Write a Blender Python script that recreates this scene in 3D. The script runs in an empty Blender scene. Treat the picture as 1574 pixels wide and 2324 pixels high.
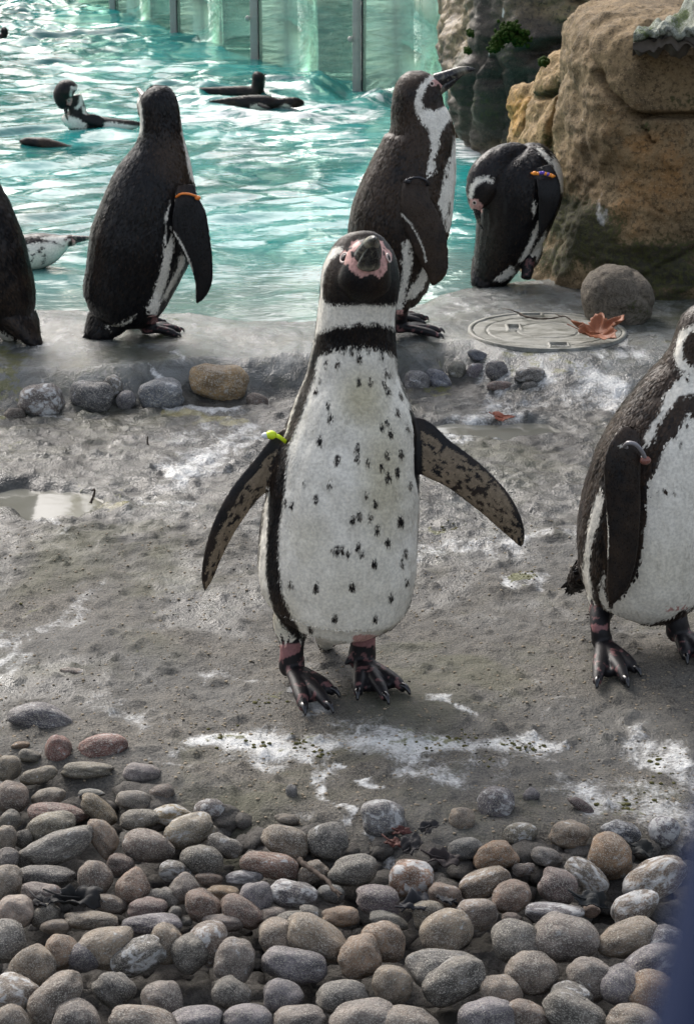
import bpy, math, random
import numpy as np
from mathutils import Vector, Matrix
from mathutils.kdtree import KDTree

R = math.radians
scene = bpy.context.scene
COL = scene.collection
rng = np.random.default_rng(7)
random.seed(7)

# ------------------------------------------------------------------ camera, sky, sun, exposure
PITCH = R(17.4)
CAM = np.array([0.0, 0.0, 1.05])
FPX, CU, CV, HPX = 4427.0, 787.0, 1049.0, 2324.0
cam = bpy.data.cameras.new('camera')
cam_o = bpy.data.objects.new('camera', cam)
COL.objects.link(cam_o)
cam_o.location = CAM
cam_o.rotation_euler = (math.pi / 2 - PITCH, 0, 0)
cam.sensor_fit = 'VERTICAL'
cam.sensor_height = 24.0
cam.lens = 24.0 * FPX / HPX
cam.shift_y = -(HPX / 2 - CV) / HPX
cam.clip_start = 0.02
cam.clip_end = 500
cam.dof.use_dof = True
cam.dof.focus_distance = 2.48
cam.dof.aperture_fstop = 20.0
scene.camera = cam_o

SUN_EL, SUN_AZ = R(40), R(-28)           # azimuth measured from +y towards +x
w = bpy.data.worlds.new('World')
scene.world = w
w.use_nodes = True
wn = w.node_tree
wn.nodes.clear()
sky = wn.nodes.new('ShaderNodeTexSky')
sky.sky_type = 'NISHITA'
sky.sun_disc = False
sky.sun_elevation = SUN_EL
sky.sun_rotation = SUN_AZ
sky.dust_density = 5.0
hs = wn.nodes.new('ShaderNodeHueSaturation')
hs.inputs['Saturation'].default_value = 0.5
bg = wn.nodes.new('ShaderNodeBackground')
bg.inputs['Strength'].default_value = 0.15
wo = wn.nodes.new('ShaderNodeOutputWorld')
wn.links.new(sky.outputs[0], hs.inputs['Color'])
wn.links.new(hs.outputs[0], bg.inputs['Color'])
wn.links.new(bg.outputs[0], wo.inputs['Surface'])
sun = bpy.data.lights.new('sun', 'SUN')
sun.energy = 0.75
sun.angle = R(22)
sun.color = (1.0, 0.97, 0.93)
sun_o = bpy.data.objects.new('sun', sun)
COL.objects.link(sun_o)
sd_ = Vector((math.sin(SUN_AZ) * math.cos(SUN_EL), math.cos(SUN_AZ) * math.cos(SUN_EL), math.sin(SUN_EL)))
sun_o.rotation_euler = sd_.to_track_quat('Z', 'Y').to_euler()
scene.view_settings.view_transform = 'Standard'
scene.view_settings.look = 'None'
scene.view_settings.exposure = 1.08
scene.view_settings.gamma = 1.0
scene.view_settings.use_curve_mapping = False
scene.render.engine = 'CYCLES'
scene.cycles.max_bounces = 6
scene.cycles.transparent_max_bounces = 12
scene.cycles.caustics_reflective = False
scene.cycles.caustics_refractive = False
scene.cycles.sample_clamp_indirect = 4.0

# ------------------------------------------------------------------ sight lines (photo position -> point in the place)
RIGHT = np.array([1.0, 0, 0])
FWD = np.array([0, math.cos(PITCH), -math.sin(PITCH)])
UP = np.array([0, math.sin(PITCH), math.cos(PITCH)])

def ray(u, v):
    return FWD + RIGHT * ((u - CU) / FPX) + UP * ((CV - v) / FPX)

def onz(u, v, z=0.0):
    r = ray(u, v)
    return CAM + r * ((z - CAM[2]) / r[2])

def ony(u, v, y):
    r = ray(u, v)
    return CAM + r * (y / r[1])

def proj(P):
    d = P - CAM
    t = d @ FWD
    return np.stack([CU + FPX * (d @ RIGHT) / t, CV - FPX * (d @ UP) / t], -1)

def zo(x0, y0, s):
    """zoomed source crop -> photo units of 1574 x 2324"""
    return lambda L: [((x0 + s * q[0]) / 1.76239, (y0 + s * q[1]) / 1.76239) + tuple(q[2:]) for q in L]

# ------------------------------------------------------------------ numpy noise
def _h(ix, iy, iz, seed):
    n = (ix * 374761393 + iy * 668265263 + iz * 2147483647 + seed * 974711) & 0xFFFFFFFF
    n = ((n ^ (n >> 13)) * 1274126177) & 0xFFFFFFFF
    n = ((n ^ (n >> 16)) * 2246822519) & 0xFFFFFFFF
    return ((n ^ (n >> 15)) & 0xFFFFFF) / float(0xFFFFFF)

def vnoise(P, seed=0):
    P = np.asarray(P, float)
    if P.shape[-1] == 2:
        P = np.concatenate([P, np.zeros(P.shape[:-1] + (1,))], -1)
    i = np.floor(P).astype(np.int64)
    f = P - i
    f = f * f * f * (f * (f * 6 - 15) + 10)
    o = 0
    for a in (0, 1):
        for b in (0, 1):
            for c in (0, 1):
                wgt = (f[..., 0] if a else 1 - f[..., 0]) * (f[..., 1] if b else 1 - f[..., 1]) * (f[..., 2] if c else 1 - f[..., 2])
                o = o + wgt * _h(i[..., 0] + a, i[..., 1] + b, i[..., 2] + c, seed)
    return o * 2 - 1

def fbm(P, octs=4, seed=0, gain=0.5, lac=2.03):
    o, a, s = 0, 1.0, 1.0
    for k in range(octs):
        o = o + a * vnoise(np.asarray(P) * s + 17.3 * k, seed + k)
        a *= gain
        s *= lac
    return o

def sstep(a, b, x):
    t = np.clip((x - a) / (b - a), 0, 1)
    return t * t * (3 - 2 * t)

# ------------------------------------------------------------------ mesh helpers
def mesh_np(name, V, F, smooth=True):
    V = np.ascontiguousarray(V, dtype=np.float32)
    me = bpy.data.meshes.new(name)
    me.vertices.add(len(V))
    me.vertices.foreach_set('co', V.ravel())
    Fs = F if isinstance(F, list) and len(F) and isinstance(F[0], np.ndarray) else [np.asarray(F, dtype=np.int32)]
    n = sum(len(f) for f in Fs)
    idx = np.concatenate([f.ravel() for f in Fs]).astype(np.int32)
    start, p = [], 0
    for f in Fs:
        start.append(np.arange(len(f)) * f.shape[1] + p)
        p += f.size
    me.loops.add(len(idx))
    me.loops.foreach_set('vertex_index', idx)
    me.polygons.add(n)
    me.polygons.foreach_set('loop_start', np.concatenate(start).astype(np.int32))
    me.update(calc_edges=True)
    if smooth:
        me.shade_smooth()
    return me

def attr(me, name, vals):
    a = me.attributes.new(name, 'FLOAT', 'POINT')
    a.data.foreach_set('value', np.ascontiguousarray(vals, dtype=np.float32))

def cattr(me, name, rgb):
    a = me.attributes.new(name, 'FLOAT_COLOR', 'POINT')
    c = np.ones((len(rgb), 4), np.float32)
    c[:, :3] = rgb
    a.data.foreach_set('color', c.ravel())

def link(name, me, mat=None, parent=None, loc=None):
    o = bpy.data.objects.new(name, me)
    COL.objects.link(o)
    if mat is not None and len(me.materials) == 0:
        me.materials.append(mat)
    if parent is not None:
        o.parent = parent
    if loc is not None:
        o.location = loc
    return o

def tag(o, label=None, cat=None, group=None, kind=None):
    if label: o['label'] = label
    if cat: o['category'] = cat
    if group: o['group'] = group
    if kind: o['kind'] = kind
    return o

def empty(name, loc):
    o = bpy.data.objects.new(name, None)
    COL.objects.link(o)
    o.location = loc
    o.empty_display_size = 0.05
    return o

def nrm(v):
    return v / np.maximum(np.linalg.norm(v, axis=-1, keepdims=True), 1e-9)

def resample(nodes, n):
    """Catmull-Rom through rows of numbers"""
    A = np.asarray(nodes, float)
    d = np.linalg.norm(np.diff(A[:, :3], axis=0), axis=1)
    t = np.concatenate([[0], np.cumsum(np.maximum(d, 1e-6) ** 0.7)])
    q = np.linspace(0, t[-1], n)
    m = np.gradient(A, t, axis=0)
    i = np.clip(np.searchsorted(t, q, side='right') - 1, 0, len(A) - 2)
    h = (t[i + 1] - t[i])[:, None]
    s = ((q - t[i])[:, None]) / h
    return ((2 * s**3 - 3 * s**2 + 1) * A[i] + (s**3 - 2 * s**2 + s) * h * m[i]
            + (-2 * s**3 + 3 * s**2) * A[i + 1] + (s**3 - s**2) * h * m[i + 1])

def rings(P, A, B, a, b, seg=24):
    """closed tube: centres P, section axes A,B with radii a,b -> verts, [quads, tris]"""
    n = len(P)
    th = np.arange(seg) * 2 * math.pi / seg
    V = P[:, None] + A[:, None] * (a[:, None, None] * np.cos(th)[None, :, None]) + B[:, None] * (b[:, None, None] * np.sin(th)[None, :, None])
    V = V.reshape(-1, 3)
    i = np.arange(n - 1)[:, None] * seg
    j = np.arange(seg)[None]
    k = (j + 1) % seg
    Q = np.stack([i + j, i + k, i + seg + k, i + seg + j], -1).reshape(-1, 4)
    c0, c1 = len(V), len(V) + 1
    V = np.concatenate([V, P[:1], P[-1:]])
    jj = np.arange(seg)
    kk = (jj + 1) % seg
    o = (n - 1) * seg
    T = np.concatenate([np.stack([kk, jj, np.full(seg, c0)], -1), np.stack([o + jj, o + kk, np.full(seg, c1)], -1)])
    return V, [Q, T]

def tube(P, r, seg=10, flat=None):
    """tube along points with radius r (array or number); flat=(normal, ratio) squashes it"""
    P = np.asarray(P, float)
    r = np.full(len(P), r) if np.isscalar(r) else np.asarray(r, float)
    T = nrm(np.gradient(P, axis=0))
    ref = np.array([0, 0, 1.0]) if flat is None else np.asarray(flat[0], float)
    A = np.cross(T, ref)
    bad = np.linalg.norm(A, axis=1) < 0.15
    A[bad] = np.cross(T[bad], [1.0, 0.3, 0])
    A = nrm(A)
    B = nrm(np.cross(A, T))
    return rings(P, A, B, r, r * (1 if flat is None else flat[1]), seg)

def join(parts):
    V, Q, T, o = [], [], [], 0
    for v, fs in parts:
        V.append(v)
        for f in fs:
            (Q if f.shape[1] == 4 else T).append(f + o)
        o += len(v)
    return np.concatenate(V), ([np.concatenate(Q)] if Q else []) + ([np.concatenate(T)] if T else [])

def ico(sub):
    import bmesh
    bm = bmesh.new()
    bmesh.ops.create_icosphere(bm, subdivisions=sub, radius=1)
    V = np.array([v.co[:] for v in bm.verts])
    F = np.array([[v.index for v in f.verts] for f in bm.faces])
    bm.free()
    return V, F

# ------------------------------------------------------------------ material helpers
def srgb(h):
    c = np.array([int(h[i:i + 2], 16) for i in (0, 2, 4)]) / 255.0
    return np.where(c <= 0.04045, c / 12.92, ((c + 0.055) / 1.055) ** 2.4)

class Mat:
    def __init__(self, name, rough=0.6, spec=0.4):
        self.m = bpy.data.materials.new(name)
        self.m.use_nodes = True
        self.t = self.m.node_tree
        self.b = self.t.nodes['Principled BSDF']
        self.b.inputs['Roughness'].default_value = rough
        self.b.inputs['Specular IOR Level'].default_value = spec
    def n(self, kind, **kw):
        x = self.t.nodes.new('ShaderNode' + kind)
        for k, v in kw.items():
            setattr(x, k, v)
        return x
    def put(self, sock, v):
        if hasattr(v, 'node'):
            self.t.links.new(v, sock)
        elif isinstance(v, (tuple, list, np.ndarray)) and len(v) == 3 and sock.type == 'RGBA':
            sock.default_value = (*v, 1)
        else:
            sock.default_value = v
    def set(self, name, v):
        self.put(self.b.inputs[name], v)
    def coord(self, which='Object', scale=(1, 1, 1)):
        c = self.n('TexCoord')
        mp = self.n('Mapping')
        self.put(mp.inputs['Vector'], c.outputs[which])
        mp.inputs['Scale'].default_value = scale
        return mp.outputs[0]
    def noise(self, vec, scale, detail=4, rough=0.55, dist=0.0):
        x = self.n('TexNoise')
        self.put(x.inputs['Vector'], vec)
        x.inputs['Scale'].default_value = scale
        x.inputs['Detail'].default_value = detail
        x.inputs['Roughness'].default_value = rough
        x.inputs['Distortion'].default_value = dist
        return x.outputs[0]
    def voro(self, vec, scale, feature='F1'):
        x = self.n('TexVoronoi', feature=feature)
        self.put(x.inputs['Vector'], vec)
        x.inputs['Scale'].default_value = scale
        return x.outputs[0]
    def ramp(self, f, lo, hi, a=0.0, b=1.0):
        x = self.n('MapRange', clamp=True, interpolation_type='SMOOTHSTEP')
        self.put(x.inputs[0], f)
        for i, v in enumerate((lo, hi, a, b)):
            x.inputs[i + 1].default_value = v
        return x.outputs[0]
    def math(self, op, a, b=0.0):
        x = self.n('Math', operation=op)
        self.put(x.inputs[0], a)
        self.put(x.inputs[1], b)
        return x.outputs[0]
    def mix(self, f, a, b, mode='MIX'):
        x = self.n('Mix', data_type='RGBA', blend_type=mode)
        self.put(x.inputs[0], f)
        self.put(x.inputs[6], a)
        self.put(x.inputs[7], b)
        return x.outputs[2]
    def at(self, name, out='Fac'):
        x = self.n('Attribute', attribute_name=name)
        return x.outputs[out]
    def bump(self, h, strength=0.3, dist=0.01, prev=None):
        x = self.n('Bump')
        x.inputs['Strength'].default_value = strength
        x.inputs['Distance'].default_value = dist
        self.put(x.inputs['Height'], h)
        if prev is not None:
            self.put(x.inputs['Normal'], prev)
        self.set('Normal', x.outputs[0])
        return x.outputs[0]

def plain(name, rgb, rough=0.5, spec=0.4, nscale=60.0, var=0.25, bump=0.15):
    M = Mat(name, rough, spec)
    c = M.coord()
    nz = M.noise(c, nscale)
    rgb = np.asarray(rgb)
    M.set('Base Color', M.mix(nz, tuple(rgb * (1 - var)), tuple(np.minimum(rgb * (1 + var), 1))))
    if bump:
        M.bump(nz, bump, 0.002)
    return M.m

# ================================================================== THE GROUND
LZ, WZ = 0.065, 0.040                     # ledge top, water level
toeD = [(-500, 945), (-200, 940), (0, 935), (100, 940), (210, 932), (300, 928), (400, 920), (480, 912), (560, 915), (640, 903),
        (760, 890), (900, 882), (960, 884), (1010, 876), (1080, 880), (1150, 915), (1300, 932), (1574, 932), (2000, 930)]
toeW = np.array([onz(u, v, 0.0) for u, v in toeD])
edgeD = [(-600, 688), (0, 690), (190, 695), (330, 699), (450, 704), (560, 714), (660, 716), (800, 706), (900, 694), (960, 680), (1010, 658), (1080, 640),
         (1180, 626), (1260, 620), (1400, 560), (1700, 500), (2400, 480)]
edgeW = np.array([onz(u, v, LZ) for u, v in edgeD])
FEET = [(660, 1580), (700, 1590), (740, 1590), (815, 1550), (860, 1560), (905, 1565), (1400, 1520), (1540, 1480)]
FEETW = np.array([onz(u, v, 0)[:2] for u, v in FEET])
PUD = [('muddy grey puddle reflecting the sky at the left edge of the slab', 105, 1130, 150, 42),
       ('long shallow puddle with a red leaf lying in it', 1130, 966, 150, 21)]
PUDW = []
for lab, u, v, hu, hv in PUD:
    c = onz(u, v)
    PUDW.append((c, abs(onz(u + hu, v)[0] - c[0]), abs(onz(u, v - hv)[1] - onz(u, v + hv)[1]) / 2))

COVER = onz(1240, 752, LZ)
def seg_d2(P, pts):
    """distance from each P (N,2) to a polyline"""
    pts = np.asarray(pts, float)
    if len(pts) == 1:
        return np.linalg.norm(P - pts[0], axis=1)
    out = np.full(len(P), 1e9)
    for a, b in zip(pts[:-1], pts[1:]):
        ab = b - a
        t = np.clip(((P - a) @ ab) / max(ab @ ab, 1e-9), 0, 1)
        out = np.minimum(out, np.linalg.norm(P - a - t[:, None] * ab, axis=1))
    return out

def ground_parts(X, Y):
    P2 = np.stack([X, Y], -1)
    toe = np.interp(X, toeW[:, 0], toeW[:, 1]) + 0.02 * vnoise(P2 * [6, 0] + [0, 3.3], 3)
    ed = np.interp(X, edgeW[:, 0], edgeW[:, 1])
    wd = np.interp(X, [-0.3, 0.12, 0.26, 0.34, 0.6], [0.12, 0.13, 0.15, 0.22, 0.24])
    led = sstep(0, 1, (Y - toe) / wd)
    drop = sstep(0, 1, (Y - ed) / 0.10)
    return P2, toe, ed, led, drop

def gheight(X, Y, noise=True):
    P2, toe, ed, led, drop = ground_parts(X, Y)
    h = LZ * led - 0.012 * sstep(-0.16, 0.0, Y - ed) - 0.75 * drop
    bed = np.interp(X, [-0.45, -0.05, 0.15, 0.5], [2.16, 1.98, 1.93, 1.95])
    shaded_soil = sstep(0.06, -0.10, Y - bed)
    h = h - 0.050 * shaded_soil
    for (c, rx, ry) in PUDW:
        e = np.sqrt(((X - c[0]) / rx) ** 2 + ((Y - c[1]) / ry) ** 2) + 0.35 * fbm(P2 * 14, 3, 55)
        h = h - 0.020 * sstep(1.15, 0.7, e)
    if noise:
        nf = np.ones_like(X)
        for c in FEETW:
            nf = np.minimum(nf, 0.25 + 0.75 * sstep(0.03, 0.09, np.hypot(X - c[0], Y - c[1])))
        for (c, rx, ry) in PUDW:
            nf = np.minimum(nf, 0.35 + 0.65 * sstep(0.8, 1.3, np.hypot((X - c[0]) / rx, (Y - c[1]) / ry)))
        nf = np.minimum(nf, 0.12 + 0.88 * sstep(0.17, 0.24, np.hypot(X - COVER[0], Y - COVER[1])))
        mid = sstep(2.55, 3.0, Y) * (1 - led)
        rough = 1 - 0.65 * led
        h = h + nf * (0.006 * fbm(P2 * 3.1, 3, 11) * (1 - 0.5 * led) + rough * (0.0023 * fbm(P2 * 22, 3, 12) + 0.0013 * fbm(P2 * 75, 2, 14))
                      + 0.0044 * mid * fbm(P2 * [24, 40], 3, 15) + 0.004 * led * (1 - drop) * fbm(P2 * 9, 2, 16))
        crumb = np.maximum(fbm(P2 * 60, 2, 19) - 0.55, 0)
        h = h + nf * rough * 0.010 * crumb
        h = h + 0.05 * shaded_soil * 0.2 * fbm(P2 * 20, 2, 21)
    return h, led, drop, shaded_soil

def spaced(lo, a, b, hi, st, nco):
    lft = a - (a - lo) * np.linspace(1, 0, nco, endpoint=False) ** 2
    rgt = b + (hi - b) * np.linspace(0, 1, nco + 1)[1:] ** 2
    return np.concatenate([lft, np.arange(a, b, st), [b], rgt])

gx = spaced(-60, -1.15, 1.15, 60, 0.0062, 26)
gy = spaced(-8, 1.45, 4.8, 120, 0.0062, 30)
GX, GY = np.meshgrid(gx, gy)
X, Y = GX.ravel(), GY.ravel()
Hh, led, drop, shaded_soil = gheight(X, Y)
Hh = np.where(Y > 16, np.maximum(Hh, -0.75 + 0.85 * sstep(16, 17.5, Y)), Hh)
GV = np.stack([X, Y, Hh], -1)
nx, ny = len(gx), len(gy)
ii, jj = np.meshgrid(np.arange(ny - 1), np.arange(nx - 1), indexing='ij')
GF = np.stack([ii * nx + jj, ii * nx + jj + 1, (ii + 1) * nx + jj + 1, (ii + 1) * nx + jj], -1).reshape(-1, 4)
gme = mesh_np('ground', GV, GF)

# droppings, algae and wet patches: strokes given where the photo shows them, in metres on the ground
stainD = [([(478, 1676), (540, 1688), (620, 1690)], 30, 1.0), ([(600, 1680), (740, 1690), (880, 1690)], 26, .8), ([(860, 1690), (1000, 1705), (1110, 1690), (1230, 1685)], 24, .8),
          ([(930, 1580), (1000, 1598), (1070, 1604)], 4, .75), ([(640, 1575), (780, 1600)], 14, .8), ([(480, 1560), (560, 1545)], 8, .5), ([(700, 1800), (740, 1770), (820, 1740)], 14, .6),
          ([(715, 1815), (745, 1785), (800, 1775), (840, 1770)], 6, .9), ([(1480, 1700), (1500, 1760), (1520, 1810)], 26, .7), ([(1350, 1790), (1440, 1820), (1510, 1850)], 30, .65),
          ([(0, 1510), (70, 1450), (160, 1385)], 40, .5), ([(40, 1455), (130, 1400)], 18, .35), ([(60, 1420), (180, 1360), (210, 1330)], 14, .5), ([(950, 1250), (1060, 1240), (1180, 1225), (1310, 1200)], 18, .55),
          ([(1180, 1300), (1260, 1310)], 14, .7), ([(560, 960), (480, 1030), (380, 1090)], 34, .6), ([(380, 1000), (470, 960), (600, 950)], 24, .5), ([(960, 1000), (1060, 990), (1200, 985)], 16, .55),
          ([(1010, 965), (1120, 930), (1250, 905), (1380, 930)], 22, .6), ([(1100, 900), (1250, 860), (1420, 850)], 26, .55), ([(1230, 900), (1330, 880), (1430, 925)], 18, .6), ([(950, 1080), (1050, 1100)], 12, .4),
          ([(0, 1180), (100, 1190), (160, 1230)], 12, .4), ([(350, 900), (420, 935), (560, 930)], 8, .8), ([(420, 860), (440, 890)], 7, .7), ([(380, 1130), (460, 1150)], 10, .5), ([(120, 930), (160, 950)], 10, .6),
          ([(700, 760), (620, 780), (540, 800)], 12, .45), ([(80, 850), (160, 840)], 9, .6), ([(950, 720), (1030, 760), (1090, 800)], 8, .5), ([(100, 720), (180, 740)], 12, .4), ([(780, 1850), (830, 1905)], 9, .8),
          ([(1000, 1760), (1150, 1745)], 12, .35), ([(1240, 1560), (1260, 1650)], 12, .4), ([(380, 1750), (350, 1720)], 8, .5), ([(250, 1600), (320, 1640)], 26, .35)]
mossD = [([(480, 1665), (540, 1690)], 16, .8), ([(620, 1700), (720, 1690)], 14, .5), ([(940, 1680), (1040, 1690)], 18, .7), ([(1130, 1690), (1230, 1675)], 12, .6), ([(1360, 1800), (1420, 1840)], 20, .6),
         ([(0, 870), (20, 920)], 40, .8), ([(0, 1000), (40, 1020)], 12, .5), ([(700, 1860)], 14, .6), ([(540, 790), (380, 820)], 30, .45), ([(340, 760), (420, 780)], 20, .5),
         ([(1180, 880), (1300, 870)], 30, .5), ([(1180, 1300), (1230, 1305)], 10, .8), ([(1000, 1190), (1030, 1195)], 7, .9), ([(940, 880), (1000, 880)], 14, .6), ([(20, 1400), (60, 1390)], 18, .4), ([(220, 1120), (360, 1150)], 16, .5), ([(600, 1590), (560, 1585)], 8, .6)]
yellD = [([(380, 935), (470, 945), (560, 950)], 9, 1.0), ([(540, 952)], 10, 1), ([(20, 1130), (80, 1150)], 14, .7), ([(250, 1150), (310, 1150)], 12, .9)]

def strokes(L, P2, r0):
    out = np.zeros(len(P2))
    for pts, r, s in L:
        W = np.array([onz(u, v)[:2] for u, v in pts])
        t = np.linalg.norm(onz(*pts[0]) - CAM)
        rx = r / FPX * t
        S = np.array([1.0, 0.42])                   # strokes look flat because the ground recedes
        d = seg_d2(P2 * S, W * S) / rx
        out = np.maximum(out, s * sstep(r0, 0.1, d))
    return out
near = (np.abs(X) < 1.3) & (Y > 1.4) & (Y < 5)
P2 = np.stack([X, Y], -1)[near]
wob = np.stack([fbm(P2 * 12, 3, 31), fbm(P2 * 12, 3, 32)], -1) * 0.03
for nme, L, r0 in (('stain', stainD, 2.2), ('moss', mossD, 2.2), ('yellow', yellD, 1.6)):
    a = np.zeros(len(X))
    a[near] = strokes(L, P2 + wob * 1.3, r0 * 1.35)
    attr(gme, nme, a)
wet = np.clip(led * 0.9 + 0.80 * sstep(2.35, 3.2, Y) + 0.25 * fbm(np.stack([X, Y], -1) * 5, 3, 41), 0, 1)
for (c, rx, ry) in PUDW:
    wet = np.maximum(wet, sstep(1.9, 0.9, np.hypot((X - c[0]) / rx, (Y - c[1]) / ry)))
attr(gme, 'wet', np.where(near, wet, 0.2))
attr(gme, 'shaded_soil', shaded_soil)
attr(gme, 'ledge', led)
attr(gme, 'deep', drop)

G = Mat('weathered_concrete', 0.7, 0.35)
c = G.coord('Object')
n1 = G.noise(c, 4.0, 5, .6)
n2 = G.noise(c, 38.0, 5, .62, .4)
n3 = G.noise(c, 240.0, 3, .6)
n4 = G.noise(G.coord('Object', (1, .55, 1)), 16.0, 6, .68, 1.0)
grit = G.ramp(G.noise(c, 420.0, 2, .5), .35, .68)
dry = G.mix(G.ramp(n2, .3, .72), (.030, .0285, .0255), (.122, .115, .102))
dry = G.mix(G.math('MULTIPLY', grit, .85), dry, (.205, .187, .158))
dry = G.mix(G.ramp(n3, .52, .68, 0, .75), dry, (.035, .031, .027))
dry = G.mix(G.ramp(n1, .42, .70, 0, .5), dry, (.130, .133, .134))
wetc = G.mix(G.ramp(n4, .32, .68), (.028, .028, .026), (.108, .110, .103))
wetc = G.mix(G.ramp(n2, .55, .78, 0, .6), wetc, (.085, .088, .058))
wetc = G.mix(G.ramp(G.noise(c, 9.0, 4, .6), .58, .74, 0, .6), wetc, (.18, .20, .20))
damp = G.ramp(G.noise(c, 2.6, 5, .62, .5), .46, .62)
dry = G.mix(G.math('MULTIPLY', damp, .55), dry, G.mix(n2, (.030, .031, .031), (.090, .094, .094)))
base = G.mix(G.at('wet'), dry, wetc)
ledc = G.mix(G.ramp(n4, .35, .66), (.085, .094, .094), (.235, .255, .26))
ledc = G.mix(G.ramp(n2, .52, .74, 0, .6), ledc, (.12, .125, .09))
base = G.mix(G.math('MULTIPLY', G.at('ledge'), .85), base, ledc)
base = G.mix(G.math('MULTIPLY', G.at('shaded_soil'), .8), base, G.mix(n2, (.014, .013, .011), (.075, .067, .055)))  # dark bed soil, with the shade between pebbles put into its colour
alg = G.ramp(G.noise(c, 3.4, 6, .66, .6), .50, .66)
base = G.mix(G.math('MULTIPLY', alg, .55), base, G.mix(n2, (.040, .044, .018), (.125, .125, .070)))
base = G.mix(1.0, base, (.74, .73, .71), 'MULTIPLY')
st = G.math('ADD', G.math('MULTIPLY', G.at('stain'), 1.25), G.math('MULTIPLY', G.math('SUBTRACT', n4, .5), 1.9))
st = G.math('ADD', st, G.math('MULTIPLY', G.math('SUBTRACT', n2, .5), 1.0))
st = G.math('ADD', st, G.math('MULTIPLY', G.math('MULTIPLY', G.at('wet'), G.math('SUBTRACT', n1, .52)), 1.2))
stf = G.ramp(G.math('ADD', st, G.math('MULTIPLY', G.math('SUBTRACT', n3, .5), .9)), .36, 1.2, 0, .84)
base = G.mix(stf, base, G.mix(n3, (.50, .51, .50), (.72, .72, .71)))
mo = G.math('ADD', G.math('MULTIPLY', G.at('moss'), .9), G.math('MULTIPLY', G.math('SUBTRACT', n2, .5), 2.6))
base = G.mix(G.ramp(mo, .48, .80, 0, .85), base, G.mix(n3, (.035, .042, .012), (.14, .135, .035)))
ye = G.math('ADD', G.at('yellow'), G.math('MULTIPLY', G.math('SUBTRACT', n2, .5), 1.2))
base = G.mix(G.ramp(ye, .35, 1.25, 0, .75), base, (.24, .215, .09))
base = G.mix(G.at('deep'), base, (.15, .36, .34))
G.set('Base Color', base)
wr = G.math('ADD', G.math('ADD', G.at('wet'), G.math('MULTIPLY', damp, .45)), G.math('MULTIPLY', G.math('SUBTRACT', n4, .5), 1.0))
G.set('Roughness', G.ramp(wr, .25, 1.0, .80, .18))
b1 = G.bump(n2, .6, .007)
b2 = G.bump(n3, .85, .0034, b1)
G.bump(n4, .35, .006, b2)
tag(link('ground', gme, G.m), kind='structure')

# ------------------------------------------------------------------ puddles
PM = Mat('muddy_water', 0.05, 0.3)
PM.set('Base Color', PM.mix(PM.noise(PM.coord(), 9.0), (.085, .082, .060), (.19, .19, .17)))
PM.set('IOR', 1.33)
PM.bump(PM.noise(PM.coord('Object', (1, 2, 1)), 30.0, 2), .04, .003)
for (lab, u, v, hu, hv), (c, rx, ry) in zip(PUD, PUDW):
    th = np.linspace(0, 2 * math.pi, 64, endpoint=False)
    rr = 1.12 + 0.10 * np.sin(th * 3 + 1) + 0.06 * np.sin(th * 7)
    ring = np.stack([rx * rr * np.cos(th), ry * rr * np.sin(th), np.zeros(64)], -1)
    V = np.concatenate([ring, [[0, 0, 0]]])
    F = np.stack([np.arange(64), (np.arange(64) + 1) % 64, np.full(64, 64)], -1)
    zp = -0.0105
    o = link('puddle', mesh_np('puddle', V, F), PM.m, None, (c[0], c[1], zp))
    tag(o, lab, 'puddle', None, 'structure')

# ================================================================== THE POOL
wy = [3.6]
while wy[-1] < 17.0:
    wy.append(wy[-1] + max(0.013, 0.0026 * wy[-1]))
wy = np.array(wy)
wxu = np.linspace(-1, 1, 560)
wxu = .62 * wxu + .38 * wxu ** 3
WXg = wxu[None, :] * (1.5 + 0.42 * wy[:, None]) + 0.12
WYg = np.repeat(wy[:, None], len(wxu), 1)
Xw, Yw = WXg.ravel(), WYg.ravel()
edw = np.interp(Xw, edgeW[:, 0], edgeW[:, 1])
hw = np.zeros_like(Xw)
Pw = np.stack([Xw, Yw], -1)
warp = np.stack([fbm(Pw * 1.1, 2, 61), fbm(Pw * 1.1, 2, 62)], -1) * 0.22
Pq = Pw + warp
for k in range(34):
    lam = 0.085 * (1.11 ** (k % 17)) * (0.9 + 0.2 * rng.random())
    a = rng.normal(math.pi / 2 + 0.25, 0.62)
    d = np.array([math.cos(a), math.sin(a)])
    slope = 0.056 if lam > 0.15 else 0.026
    ph = (Pq @ d) * 2 * math.pi / lam + rng.random() * 6.28
    fade = sstep(0, 0.02 + lam * 1.2, 0.42 * lam / np.maximum(0.0026 * Yw, 0.01) - 0.9)
    hw += slope * lam / 6.28 * (np.sin(ph) + 0.25 * np.sin(2 * ph)) * fade
calm = 0.25 + 0.75 * sstep(0.1, 1.1, Yw - edw)
hw *= calm * (0.75 + 0.5 * vnoise(Pw * 0.7, 66)) * 1.55
WV = np.stack([Xw, Yw, WZ + hw], -1)
nx, ny = len(wxu), len(wy)
ii, jj = np.meshgrid(np.arange(ny - 1), np.arange(nx - 1), indexing='ij')
WF = np.stack([ii * nx + jj, ii * nx + jj + 1, (ii + 1) * nx + jj + 1, (ii + 1) * nx + jj], -1).reshape(-1, 4)
keep = (Yw - edw)[WF].max(1) > -0.02
wme = mesh_np('water', WV, WF[keep])
uvw = proj(np.stack([Xw, Yw, np.full_like(Xw, WZ)], -1))
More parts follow.
